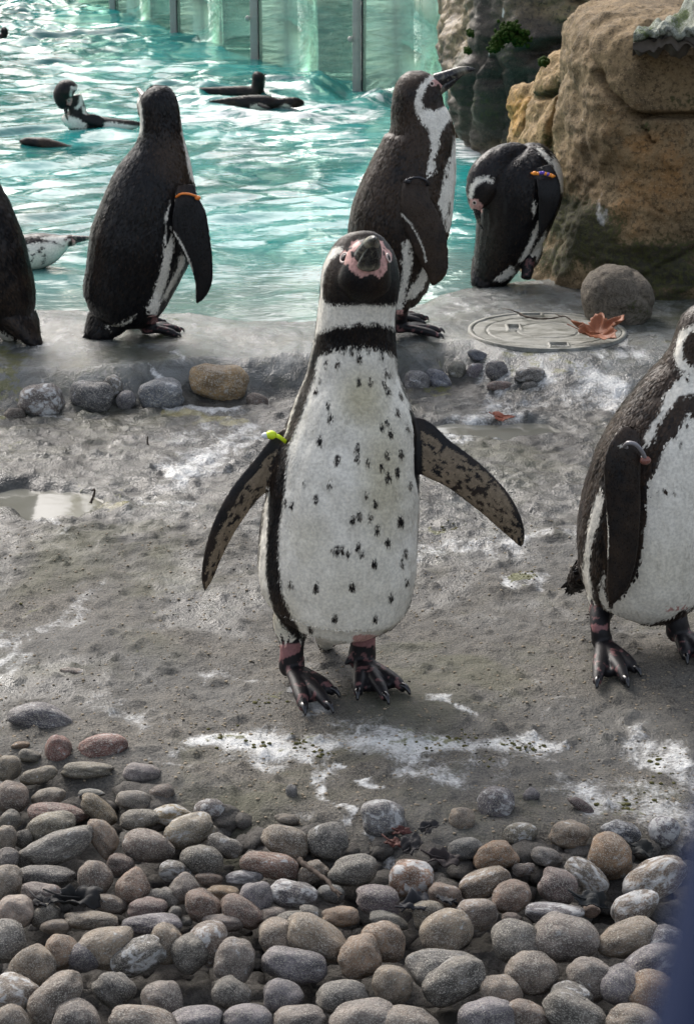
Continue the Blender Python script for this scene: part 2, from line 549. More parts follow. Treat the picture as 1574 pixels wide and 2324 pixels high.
foamD = [([(420, 275), (560, 268), (700, 262), (860, 250)], 26, .75), ([(520, 330), (700, 300), (880, 330)], 45, .55), ([(760, 235), (860, 205), (900, 230)], 22, .6), ([(1050, 330), (1090, 350), (1140, 320)], 30, .9),
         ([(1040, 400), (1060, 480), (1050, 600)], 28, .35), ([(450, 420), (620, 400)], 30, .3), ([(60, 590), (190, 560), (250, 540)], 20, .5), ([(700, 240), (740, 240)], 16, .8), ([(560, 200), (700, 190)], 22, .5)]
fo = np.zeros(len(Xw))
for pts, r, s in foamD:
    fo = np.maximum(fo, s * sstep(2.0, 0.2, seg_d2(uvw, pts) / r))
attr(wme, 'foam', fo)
attr(wme, 'shore', sstep(0.95, 0.05, Yw - edw + 0.15 * fbm(Pw * 4, 2, 67)))
Wm = Mat('pool_water', 0.045, 0.5)
c = Wm.coord('Object', (1, .8, 1))
p1 = Wm.noise(c, 1.6, 3, .5, .6)
p2 = Wm.noise(c, 9.0, 3, .55, .8)
teal = Wm.mix(Wm.ramp(p1, .35, .65), (.003, .098, .095), (.018, .215, .205))
teal = Wm.mix(Wm.ramp(p2, .45, .7, 0, .45), teal, (.05, .27, .25))
teal = Wm.mix(Wm.math('MULTIPLY', Wm.at('shore'), .75), teal, (.15, .19, .175))  # shallows paler, with some sky reflection put into the base colour
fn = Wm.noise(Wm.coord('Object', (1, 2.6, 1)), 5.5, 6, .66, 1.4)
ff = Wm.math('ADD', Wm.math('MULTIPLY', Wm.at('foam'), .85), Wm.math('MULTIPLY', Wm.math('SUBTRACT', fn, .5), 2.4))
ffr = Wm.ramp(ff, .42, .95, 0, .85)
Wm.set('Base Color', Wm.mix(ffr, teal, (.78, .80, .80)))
Wm.set('Roughness', Wm.ramp(ffr, 0, 1, .045, .55))
Wm.set('IOR', 1.33)
Wm.set('Specular IOR Level', .75)
wb = Wm.bump(Wm.noise(Wm.coord('Object', (.8, 1.3, 1)), 16.0, 3, .55, .5), .32, .012)
Wm.bump(fn, .10, .010, wb)
tag(link('water', wme, Wm.m), kind='structure')

# ------------------------------------------------------------------ glass barrier standing in the pool
PST = [onz(820, 195, WZ), onz(587, 136, WZ), onz(403, 72, WZ), onz(263, 24, WZ)]
fd = nrm(PST[1] - PST[0])
PST = [PST[0] - fd * 1.34] + PST + [PST[3] + fd * 1.5]
GL = Mat('wet_green_glass')
GL.t.nodes.remove(GL.b)
out = GL.t.nodes['Material Output']
tr = GL.n('BsdfTransparent'); tr.inputs[0].default_value = (.70, .88, .80, 1)
gl = GL.n('BsdfGlossy'); gl.inputs['Roughness'].default_value = .02; gl.inputs[0].default_value = (.85, .97, .92, 1)
df = GL.n('BsdfDiffuse')
cc = GL.coord('Object')
drops = GL.ramp(GL.voro(cc, 55.0), .10, .22, 1, 0)
film = GL.noise(GL.coord('Object'), 2.2, 5, .6)
GL.put(df.inputs[0], GL.mix(film, (.15, .25, .20), (.34, .46, .39)))
fr = GL.n('Fresnel'); fr.inputs[0].default_value = 1.5
m1 = GL.n('MixShader'); m2 = GL.n('MixShader')
GL.put(m1.inputs[0], GL.math('ADD', GL.ramp(film, .3, .8, .26, .44), GL.math('MULTIPLY', drops, .15)))
GL.put(m1.inputs[1], tr.outputs[0]); GL.put(m1.inputs[2], df.outputs[0])
GL.put(m2.inputs[0], GL.math('MULTIPLY', fr.outputs[0], 0.7))
GL.put(m2.inputs[1], m1.outputs[0]); GL.put(m2.inputs[2], gl.outputs[0])
GL.put(out.inputs[0], m2.outputs[0])
STEEL = Mat('brushed_steel', .38, .5)
STEEL.set('Metallic', .25)
STEEL.set('Base Color', STEEL.mix(STEEL.noise(STEEL.coord('Object', (1, 1, 6)), 14), (.34, .32, .29), (.52, .50, .46)))
BLACK = plain('black_rubber', (.012, .013, .014), .5)
HI, LO = 1.15, -0.55

def box_oriented(c, du, dv, hz):
    """box: half vectors du, dv (3D) and z range hz"""
    V = np.array([[*(c + a * du + b * dv)[:2], z] for z in hz for a, b in ((-1, -1), (1, -1), (1, 1), (-1, 1))])
    F = np.array([[0, 3, 2, 1], [4, 5, 6, 7], [0, 1, 5, 4], [1, 2, 6, 5], [2, 3, 7, 6], [3, 0, 4, 7]])
    return V, [F]

def slab(name, boxes, mat, parent, org, bev=0.002):
    V, F = join(boxes)
    me = mesh_np(name, V - org, F, False)
    o = link(name, me, mat, parent)
    if bev:
        b = o.modifiers.new('bevel', 'BEVEL'); b.width = bev; b.segments = 2
    return o
wd2 = np.array([-fd[1], fd[0], 0])            # across the barrier, towards the left
plab = ['steel glass-barrier post hidden where the glass meets the dark cliff', 'nearest grey steel post of the glass barrier, right of the two dark swimming penguins',
        'grey steel barrier post standing above the raised head of a dark swimming penguin', 'third grey steel barrier post back from the cliff, its foot mirrored in the water',
        'farthest grey steel barrier post, cut off at the top of the photo', 'steel barrier post out of view beyond the farthest glass']
for i, p in enumerate(PST):
    if i in (0, 5):
        continue
    org = np.array([p[0], p[1], WZ])
    t = tag(empty('barrier_post', org), plab[i], 'post', 'steel posts of the glass barrier')
    cc_ = np.array([p[0], p[1], 0])
    ax = np.array([1.0, 0, 0]); ay = np.array([0, 1.0, 0])
    slab('post_plate', [box_oriented(cc_ - ax * .022, ax * .019, ay * .005, (LO, HI))], STEEL.m, t, org)
    slab('seal_strip', [box_oriented(cc_ + ax * .0052, ax * .0075, ay * .008, (LO, HI))], BLACK, t, org)
    slab('edge_plate', [box_oriented(cc_ + ax * .0165, ax * .0032, ay * .005, (LO, HI))], STEEL.m, t, org, 0.001)
    for zb in (.25, .75):
        V, F = tube([cc_ + [-.050, -.030, zb], cc_ + [-.050, -.034, zb], cc_ + [-.050, -.055, zb], cc_ + [-.050, -.057, zb]], np.array([.006, .013, .013, .008]), 12)
        link('bolt', mesh_np('bolt', V - org, F), STEEL.m, t)
glab = ['greenish glass pane between the nearest steel post and the dark cliff', 'greenish glass pane between the nearest and the second steel post',
        'rippled-looking glass pane between the second and third steel posts', 'glass pane between the third and the farthest steel post', 'glass pane left of the farthest steel post']
for i in range(5):
    a, b = PST[i] + fd * .03, PST[i + 1] - fd * .03
    m = (a + b) / 2
    org = np.array([m[0], m[1], WZ])
    V, F = box_oriented(np.array([m[0], m[1], 0]), (b - a) / 2, wd2 * .006, (LO + .05, HI - .04))
    tag(link('glass_panel', mesh_np('glass_panel', V - org, F, False), GL.m, None, org), glab[i], 'glass panel', 'glass panes of the pool barrier')

# ================================================================== ROCKS
def rock_mat(name, tones, rough=.85, dark=(.022, .024, .018), green=(.055, .06, .018), scale=1.0, bumpk=1.0, spec=.25):
    M = Mat(name, rough, spec)
    c = M.coord()
    a = M.noise(c, 3.2 * scale, 5, .6, .4)
    b = M.noise(c, 17 * scale, 6, .68, .3)
    d = M.noise(c, 110 * scale, 4, .65)
    e = M.noise(c, 330 * scale, 2, .5)
    col = M.mix(M.ramp(a, .36, .64), tones[0], tones[1])
    col = M.mix(M.ramp(b, .42, .68, 0, .7), col, tones[2])
    col = M.mix(M.ramp(M.math('ADD', M.at('ochre'), M.math('MULTIPLY', M.math('SUBTRACT', b, .5), 2.2)), .2, 1.1, 0, .85), col, tones[3])
    col = M.mix(M.ramp(d, .47, .64, 0, .75), col, tuple(np.array(tones[0]) * .35))
    col = M.mix(M.ramp(e, .57, .68, 0, .6), col, tuple(np.array(tones[1]) * 1.45))
    mo = M.math('ADD', M.at('dirt'), M.math('MULTIPLY', M.math('SUBTRACT', b, .5), 1.3))
    mo = M.math('ADD', mo, M.math('MULTIPLY', M.math('SUBTRACT', d, .5), 1.0))
    col = M.mix(M.ramp(mo, .30, .75, 0, .9), col, M.mix(M.ramp(d, .4, .65), dark, green))
    wh = M.math('ADD', M.at('guano'), M.math('MULTIPLY', M.math('SUBTRACT', b, .5), 1.6))
    col = M.mix(M.ramp(wh, .55, .9, 0, .8), col, (.55, .55, .54))
    M.set('Base Color', col)
    b1 = M.bump(a, .5 * bumpk, .03)
    b2 = M.bump(b, .8 * bumpk, .012, b1)
    b3 = M.bump(d, .75 * bumpk, .0042, b2)
    M.bump(e, .4 * bumpk, .0015, b3)
    return M.m

def blobs(UV, L):
    o = np.zeros(len(UV))
    for u, v, ru, rv, s in L:
        o = np.maximum(o, s * sstep(1.5, .3, np.hypot((UV[:, 0] - u) / ru, (UV[:, 1] - v) / rv)))
    return o

def rock(name, secs, mat, label, cat, seed, amp=.02, n=2.6, seg=180, nr=150, cracks=(), marks=None, freq=4.0, rough=.006, group=None, ledges=0.0):
    S = resample(secs, nr)                       # rows: x, y, z, rx, ry
    th = np.arange(seg) * 2 * math.pi / seg
    c, s = np.cos(th), np.sin(th)
    k = (np.abs(c) ** n + np.abs(s) ** n) ** (-1 / n)
    rx = np.maximum(S[:, 3], .002); ry = np.maximum(S[:, 4], .002)
    V = np.stack([S[:, 0, None] + rx[:, None] * (k * c)[None], S[:, 1, None] + ry[:, None] * (k * s)[None], np.repeat(S[:, 2, None], seg, 1)], -1)
    V0 = V.reshape(-1, 3)
    nx_ = np.stack([np.repeat((c * k)[None], nr, 0), np.repeat((s * k)[None], nr, 0), np.zeros((nr, seg))], -1).reshape(-1, 3)
    slope = np.repeat(np.gradient((rx + ry) / 2) / np.maximum(np.abs(np.gradient(S[:, 2])), 1e-4), seg)
    nx_[:, 2] = np.clip(-slope, -3, 3)
    N = nrm(nx_)
    d = amp * fbm(V0 * freq + seed * 3.7, 4, seed) + rough * fbm(V0 * 26 + seed, 3, seed + 5) + rough * .45 * fbm(V0 * 70, 2, seed + 8)
    if ledges:
        d = d - ledges * sstep(.25, .45, np.abs(fbm(V0 * np.array([3.0, 3.0, 1.6]) + seed, 3, seed + 20)) * -1 + .42)
    UV = proj(V0)
    front = (N * nrm(V0 - CAM)).sum(1) < 0.15
    for pts, wdt, dep in cracks:
        q = UV + np.stack([vnoise(V0 * 30, 71), vnoise(V0 * 30, 72)], -1) * 5
        dd = seg_d2(q, pts)
        d = d - np.where(front, dep * np.exp(-(dd / wdt) ** 2), 0)
    V1 = V0 + N * d[:, None]
    org = np.array([S[0, 0], S[0, 1], S[0, 2]])
    i = np.arange(nr - 1)[:, None] * seg
    j = np.arange(seg)[None]
    kk = (j + 1) % seg
    Q = np.stack([i + j, i + kk, i + seg + kk, i + seg + j], -1).reshape(-1, 4)
    top = V1[-seg:].mean(0)
    V1 = np.concatenate([V1, [top]])
    T = np.stack([(nr - 1) * seg + np.arange(seg), (nr - 1) * seg + (np.arange(seg) + 1) % seg, np.full(seg, nr * seg)], -1)
    me = mesh_np(name, V1 - org, [Q, T])
    UV = np.concatenate([UV, UV[-1:]])
    marks = marks or {}
    for a in ('ochre', 'dirt', 'guano'):
        attr(me, a, blobs(UV, marks.get(a, [])))
    return tag(link(name, me, mat, None, org), label, cat, group)

def secs_from(rows, y0, uR, ry, lean=0.0):
    """rows (v, uL[, uR]) on the plane y0 -> loft sections"""
    out = []
    for r in rows:
        v, uL = r[0], r[1]
        ur = r[2] if len(r) > 2 else uR
        A, B = ony(uL, v, y0), ony(ur, v, y0)
        f = r[3] if len(r) > 3 else 1.0
        out.append(((A[0] + B[0]) / 2, y0 + lean * A[2], A[2], (B[0] - A[0]) / 2, ry * f))
    return out

SAND = rock_mat('sandstone_boulder', [(.130, .092, .050), (.250, .178, .098), (.075, .056, .034), (.27, .145, .055)])
CLIFF = rock_mat('dark_wet_cliff', [(.036, .029, .021), (.090, .070, .045), (.022, .020, .016), (.22, .16, .08)], .55, scale=.7, spec=.4)
OCHRE = rock_mat('ochre_rock', [(.22, .145, .065), (.34, .235, .115), (.14, .10, .055), (.36, .20, .045)], .8)
ROUND = rock_mat('grey_boulder', [(.10, .085, .066), (.175, .15, .118), (.07, .06, .05), (.15, .11, .07)], .8, scale=1.6)

# big boulder on the right
bs = secs_from([(700, 1112, 2000, 1.12), (660, 1130, 1990, 1.08), (640, 1152, 1980, 1.04), (620, 1172, 1970, 1.02), (600, 1190, 1960, 1.0), (550, 1222), (500, 1248), (450, 1266), (400, 1277), (300, 1285), (200, 1292), (120, 1297, 1920, .96), (75, 1305, 1900, .9),
                (48, 1325, 1880, .8), (32, 1360, 1850, .62), (26, 1420, 1780, .4), (24, 1520, 1700, .15)], 4.86, 1940, .46)
rock('boulder', bs, SAND, 'large tan sandstone boulder filling the right side behind the ledge', 'boulder', 3, .035, 2.9, 300, 230,
     cracks=[([(1378, 170), (1400, 205), (1432, 245), (1446, 262)], 5, .045), ([(1436, 258), (1500, 268), (1580, 262), (1700, 255)], 7, .075), ([(1446, 265), (1470, 300), (1482, 322)], 4, .03), ([(1468, 440), (1490, 470), (1500, 480)], 3, .01),
             ([(1425, 648), (1480, 610), (1580, 560)], 4, .012), ([(1350, 110), (1380, 165)], 4, .012), ([(1310, 660), (1360, 645), (1420, 640)], 6, .02), ([(1298, 480), (1340, 430), (1385, 370)], 2.5, .006)],
     marks={'dirt': [(1300, 500, 75, 70, .95), (1350, 540, 90, 90, .95), (1260, 590, 60, 50, .7), (1450, 600, 120, 70, .95), (1400, 520, 60, 60, .6), (1540, 620, 60, 60, .9), (1330, 520, 55, 70, .9), (1290, 570, 60, 60, .75), (1400, 580, 60, 70, .7), (1520, 590, 90, 70, .85), (1250, 610, 40, 30, .35), (1540, 230, 40, 30, .5), (1500, 680, 90, 30, .8), (1400, 660, 80, 25, .6), (1470, 285, 30, 20, .5)],
            'ochre': [(1500, 400, 110, 120, .8), (1480, 330, 60, 40, .9), (1440, 500, 60, 80, .7), (1420, 270, 50, 60, .4), (1520, 150, 60, 60, .35)],
            'guano': [(1372, 445, 12, 60, .7), (1385, 490, 20, 30, .6), (1420, 240, 6, 6, .8), (1350, 270, 5, 5, .8)]}, freq=3.4, rough=.007)
# cliff wall behind
cs = secs_from([(335, 1030, 2600, 1.0), (310, 1035), (270, 1022), (220, 1010), (170, 1003), (120, 1003), (60, 1012), (0, 1024), (-80, 1032), (-250, 1040), (-420, 1080, 2500, .7), (-480, 1200, 2300, .3)], 7.3, 2600, .75)
cs.insert(0, (cs[0][0], cs[0][1], -0.5, cs[0][3], cs[0][4]))
rock('cliff', cs, CLIFF, 'dark wet cliff face rising from the water behind the glass end', 'cliff', 9, .07, 3.2, 300, 200,
     cracks=[([(1080, 130), (1105, 85), (1112, 60)], 8, .03), ([(1120, 330), (1128, 220), (1120, 130)], 9, .05), ([(1060, 330), (1070, 200), (1100, 90)], 7, .03), ([(1200, 120), (1260, 100), (1300, 60)], 10, .07), ([(1200, 125), (1185, 200), (1190, 320)], 8, .05), ([(1290, 0), (1330, 25), (1400, 40)], 6, .04)],
     marks={'ochre': [(1025, 60, 40, 110, .9), (1015, 170, 20, 60, .6), (1330, 20, 160, 40, 1.0), (1160, 20, 80, 40, .5), (1110, 330, 60, 14, .6)],
            'dirt': [(1150, 100, 40, 40, .7), (1090, 250, 60, 60, .5), (1040, 160, 20, 60, .6), (1250, 170, 40, 60, .4)],
            'guano': [(1128, 45, 3, 45, 1.0), (1110, 115, 3, 20, .8)]}, freq=2.6, rough=.012)
# two ochre rocks between cliff and boulder
for lab, rows, y0, ry, sd, mk in [
    ('bright ochre rock slab rising behind the preening penguin', [(420, 1150, 1240), (330, 1158, 1236), (280, 1162, 1232), (240, 1167, 1230), (212, 1178, 1226), (196, 1200, 1222, .7), (192, 1212, 1217, .3)], 5.55, .16, 5, {'ochre': [(1180, 260, 40, 60, 1.0)], 'dirt': [(1225, 330, 15, 60, .5)]}),
    ('tan rock with a mossy notch wedged against the left of the big boulder', [(420, 1205, 1345), (330, 1212, 1340), (260, 1218, 1335), (215, 1220, 1330), (180, 1222, 1325), (150, 1234, 1322), (122, 1262, 1316, .8), (108, 1285, 1308, .5), (104, 1296, 1300, .2)], 5.32, .20, 6,
     {'dirt': [(1235, 215, 20, 12, .9), (1262, 200, 24, 14, .8), (1250, 340, 14, 60, .7), (1230, 130, 12, 14, .7)], 'ochre': [(1270, 270, 30, 60, .5), (1280, 350, 20, 40, .8)]})]:
    s_ = secs_from(rows, y0, 0, ry)
    s_.insert(0, (s_[0][0], s_[0][1], -0.45, s_[0][3], s_[0][4]))
    rock('ochre_rock', s_, OCHRE, lab, 'rock', sd, .034, 4.6, 160, 140, cracks=[([(1225, 222), (1262, 196), (1296, 175)], 6, .035), ([(1262, 200), (1256, 260), (1252, 330)], 5, .03)] if sd == 6 else [([(1200, 215), (1196, 260), (1204, 330)], 4, .02)], marks=mk, freq=6, rough=.007)
# low wet rocks at the cliff foot
rock('shore_rock', [(*(onz(1075, 335, -.4)[:2]), -.4, .30, .16), (*(onz(1085, 330, 0)[:2]), WZ, .26, .13), (*(onz(1085, 330, 0)[:2]), WZ + .035, .16, .07), (*(onz(1085, 330, 0)[:2]), WZ + .05, .02, .02)], CLIFF,
     'low brown wet rock shelf at the waterline under the dark cliff', 'rock', 12, .03, 2.2, 90, 60, marks={'ochre': [(1090, 330, 90, 30, 1)]})
# round grey boulder sitting on the ledge
pc = ony(1406, 668, 4.20)
rs = [(.0, -.88, .4), (.0, -.80, .70), (.0, -.66, .86), (0, -.35, .99), (0, 0, 1.02), (.0, .35, .93), (-.02, .66, .68), (-.06, .84, .36), (-.08, .9, .06)]
pxm = 4.29 / FPX
rsec = [(pc[0] + a * .08, 4.20, pc[2] + b * 78 * pxm, c_ * 82 * pxm, c_ * 74 * pxm) for a, b, c_ in rs]
rock('round_boulder', rsec, ROUND, 'rounded grey-brown boulder sitting beside the drain cover', 'boulder', 23, .012, 2.4, 120, 90, freq=4.2, rough=.0026,
     cracks=[([(1350, 615), (1372, 660), (1360, 700)], 6, .006), ([(1440, 600), (1450, 660), (1490, 700)], 8, .006)], marks={'dirt': [(1450, 700, 40, 40, .45), (1440, 650, 25, 25, .3)], 'guano': [(1420, 610, 30, 10, .4)]})

# lichen-crusted bark slab lying on the big boulder
LM = rock_mat('lichen_bark', [(.34, .36, .30), (.52, .54, .47), (.20, .22, .16), (.3, .3, .2)], .9, dark=(.03, .05, .015), green=(.10, .15, .03), scale=2.5, bumpk=1.4)
UM = plain('dark_bark_underside', (.07, .058, .045), .85, nscale=30, bump=.6)
top = [(1436, 74), (1449, 62), (1480, 54), (1511, 40), (1547, 22), (1574, 2), (1600, -10), (1720, -30)]
bot = [(1436, 77), (1460, 82), (1485, 87), (1511, 76), (1536, 92), (1560, 88), (1574, 88), (1600, 92), (1720, 95)]
nu, nv = 90, 30
tt = np.array(resample([(a[0], a[1], 0) for a in top], nu))
bb = np.array(resample([(a[0], a[1], 0) for a in bot], nu))
Vt = []
for i in range(nu):
    A = ony(tt[i, 0], tt[i, 1], 4.46)
    B = ony(bb[i, 0], bb[i, 1], 4.30)
    f = np.linspace(0, 1, nv)[:, None]
    Vt.append(A * (1 - f) + B * f)
Vt = np.array(Vt)
Vt[..., 2] += .022 * fbm(Vt * 14, 3, 91) + .01 * fbm(Vt * 45, 2, 92)
Vt = Vt.reshape(-1, 3)
ii, jj = np.meshgrid(np.arange(nu - 1), np.arange(nv - 1), indexing='ij')
Ft = np.stack([ii * nv + jj, ii * nv + jj + 1, (ii + 1) * nv + jj + 1, (ii + 1) * nv + jj], -1).reshape(-1, 4)
org = Vt.mean(0)
bk = tag(empty('bark_slab', org), 'ragged lichen-covered bark slab on top of the large tan boulder', 'bark')
bme = mesh_np('lichen_crust', Vt - org, Ft)
for a in ('ochre', 'dirt', 'guano'):
    attr(bme, a, np.maximum(0, fbm(Vt * 9, 3, 95)) * (.9 if a == 'dirt' else .5))
bo = link('lichen_crust', bme, LM, bk)
sm = bo.modifiers.new('thick', 'SOLIDIFY'); sm.thickness = .012; sm.offset = -1
Vu = Vt.copy(); Vu[:, 2] -= .022
Vu2 = Vt.copy(); Vu2[:, 2] -= .036 + .012 * fbm(Vt * 20, 2, 97)
under = mesh_np('bark_underside', np.concatenate([Vu, Vu2]) - org, np.concatenate([Ft, Ft[:, ::-1] + len(Vu)] + [np.stack([e[:-1], e[1:], e[1:] + len(Vu), e[:-1] + len(Vu)], -1) for e in (np.arange(nv), (nu - 1) * nv + np.arange(nv), np.arange(nu) * nv, np.arange(nu) * nv + nv - 1)]))
link('bark_underside', under, UM, bk)

# moss cushions on the cliff
MOSS = plain('moss', (.022, .042, .006), .9, .1, 300, .6, .8)
IV3, IF3 = ico(3)
IV2, IF2 = ico(2)
IV1, IF1 = ico(1)
def moss(label, spots, y, seed, cat='moss'):
    P, o = [], np.random.default_rng(seed)
    for (u, v, r, k) in spots:
        for _ in range(k):
            a = ony(u + o.normal() * r, v + o.normal() * r * .9, y + o.normal() * .02)
            rad = o.uniform(.003, .009)
            Vv = IV1 * (rad * (1 + .4 * vnoise(IV1 * 4 + o.random() * 50, 3)))[:, None] + a
            P.append((Vv, [IF1]))
    V, F = join(P)
    c_ = V.mean(0)
    return tag(link('moss_clump', mesh_np('moss_clump', V - c_, F), MOSS, None, c_), label, cat, None, 'stuff')
moss('bright green moss cushion hanging on the dark cliff face', [(1150, 75, 9, 260), (1180, 90, 8, 200), (1124, 105, 6, 130), (1165, 62, 6, 110), (1132, 88, 5, 80), (1188, 75, 4, 50)], 6.60, 3)
moss('small dark moss tuft left on the cliff by the big cushion', [(1065, 75, 3, 40), (1060, 115, 3, 60)], 6.62, 4)
moss('small moss tuft above the notch in the tan rock', [(1232, 140, 4, 70)], 5.12, 5)

# ------------------------------------------------------------------ trees beyond the pool (seen mirrored in the water)
LEAF = Mat('tree_leaves', .6, .3)
LEAF.set('Base Color', LEAF.mix(LEAF.noise(LEAF.coord(), 1.3, 3), (.10, .10, .014), (.34, .27, .045)))
_tl = LEAF.n('BsdfTranslucent'); _tl.inputs[0].default_value = (.42, .36, .05, 1)
_mx = LEAF.n('MixShader'); _mx.inputs[0].default_value = .5
LEAF.put(_mx.inputs[1], LEAF.b.outputs[0]); LEAF.put(_mx.inputs[2], _tl.outputs[0])
LEAF.put(LEAF.t.nodes['Material Output'].inputs[0], _mx.outputs[0])
BARK = plain('tree_bark', (.06, .045, .032), .9, nscale=20, bump=.6)
def tree_mesh(seed, h=7.5, n=4200):
    o = np.random.default_rng(seed)
    cl = [(o.normal(0, 1.1), o.normal(0, 1.0), h * o.uniform(.35, .98), o.uniform(.6, 1.1)) for _ in range(18)]
    c = np.array([cl[k] for k in o.integers(0, 18, n)])
    p = c[:, :3] + nrm(o.normal(size=(n, 3))) * (c[:, 3] * o.random(n) ** .4)[:, None]
    a = nrm(o.normal(size=(n, 3))); b = nrm(np.cross(a, o.normal(size=(n, 3))))
    s = o.uniform(.10, .20, n)[:, None]
    V = np.stack([p - a * s, p + b * s * .6, p + a * s, p - b * s * .6], 1).reshape(-1, 3)
    crown = mesh_np('crown', V, np.arange(4 * n).reshape(-1, 4), False)
    parts = [tube([(0, 0, 0), (.05, 0, h * .25), (0, .05, h * .5), (.1, 0, h * .85)], np.array([.22, .17, .12, .04]), 10)]
    for q in cl[:9]:
        parts.append(tube([(0.03, 0, h * .3), (q[0] * .5, q[1] * .5, q[2] * .7), q[:3]], np.array([.09, .06, .02]), 7))
    tv, tf = join(parts)
    return crown, mesh_np('trunk', tv, tf)
TM = [tree_mesh(5), tree_mesh(8)]
tl = ['yellow-green leafy tree beyond the pool, mirrored in the rippled water']
for i, (x, y, s, rz) in enumerate([(-8.4, 24, .95, 0), (-5.4, 26, .8, 1), (-2.6, 24.5, 1.0, 2), (1.2, 27, .8, 3), (4.6, 26, 1.0, 4), (-11.4, 23.5, 1.05, 5), (-14.2, 25, .95, 6), (-4.0, 23.5, .8, 7)]):
    t = tag(empty('tree', (x, y, .05)), tl[0], 'tree', 'trees beyond the pool')
    t.rotation_euler.z = rz * 1.3
    t.scale = (s, s, s)
    link('crown', TM[i % 2][0], LEAF.m, t)
    link('trunk', TM[i % 2][1], BARK, t)

# ================================================================== PENGUINS
def psd(P, poly):
    """signed distance to a polygon, positive inside"""
    Q = np.asarray(poly, float)
    d = np.full(len(P), 1e9)
    ins = np.zeros(len(P), bool)
    for a, b in zip(Q, np.roll(Q, -1, 0)):
        ab = b - a
        t = np.clip(((P - a) @ ab) / max(ab @ ab, 1e-9), 0, 1)
        d = np.minimum(d, np.linalg.norm(P - a - t[:, None] * ab, axis=1))
        cr = ((a[1] > P[:, 1]) != (b[1] > P[:, 1])) & (P[:, 0] < (b[0] - a[0]) * (P[:, 1] - a[1]) / (b[1] - a[1] + 1e-12) + a[0])
        ins ^= cr
    return np.where(ins, d, -d)

# --- materials
def vcol_mat(name, rough, spec, bumps, var=.25, sheen=0.0):
    M = Mat(name, rough, spec)
    c = M.coord()
    col = M.at('Col', 'Color')
    nz = M.noise(c, 260, 3)
    M.set('Base Color', M.mix(M.ramp(nz, .3, .7), M.mix(1.0, col, (1 - var,) * 3, 'MULTIPLY'), col))
    prev = None
    for sc, st, ds in bumps:
        prev = M.bump(M.noise(c, sc, 3), st, ds, prev)
    if sheen:
        M.set('Sheen Weight', sheen)
    return M.m
BODYM = vcol_mat('wet_plumage_base', .50, .30, [(330, .3, .0012)])
FEATHM = vcol_mat('plumage', .37, .22, [])
BEAKM = Mat('horn_beak', .26, .5)
_n = BEAKM.noise(BEAKM.coord(), 120, 4, .6, .5)
_bc = BEAKM.mix(BEAKM.ramp(_n, .50, .72), (.010, .010, .012), (.15, .14, .105))
_bf = BEAKM.math('MULTIPLY', BEAKM.at('band'), BEAKM.ramp(_n, .35, .6, .35, 1))
BEAKM.set('Base Color', BEAKM.mix(_bf, _bc, (.36, .33, .25)))
BEAKM.bump(_n, .35, .002)
BEAKM = BEAKM.m
CLAWM = plain('claw_horn', (.008, .008, .010), .18, .6, 80, .3, 0)
EYEM = plain('dark_red_eye', (.014, .006, .006), .28, .25, 100, .3, 0)
PUPM = plain('pupil', (.003, .003, .003), .25, .4, 100, .1, 0)
RINGM = plain('pink_eyelid', (.68, .55, .49), .5, .4, 400, .3, .4)
def colour(name, rgb, rough=.35):
    return plain(name, rgb, rough, .5, 90, .12, .05)

BLACKC = np.array([.0052, .0053, .0068]); BROWNC = np.array([.040, .0255, .0165]); WHITEC = np.array([.85, .81, .715])
PINKC = np.array([.60, .34, .30]); TANC = np.array([.26, .20, .135]); SKINC = np.array([.010, .009, .011]); LEGPINK = np.array([.15, .07, .07])

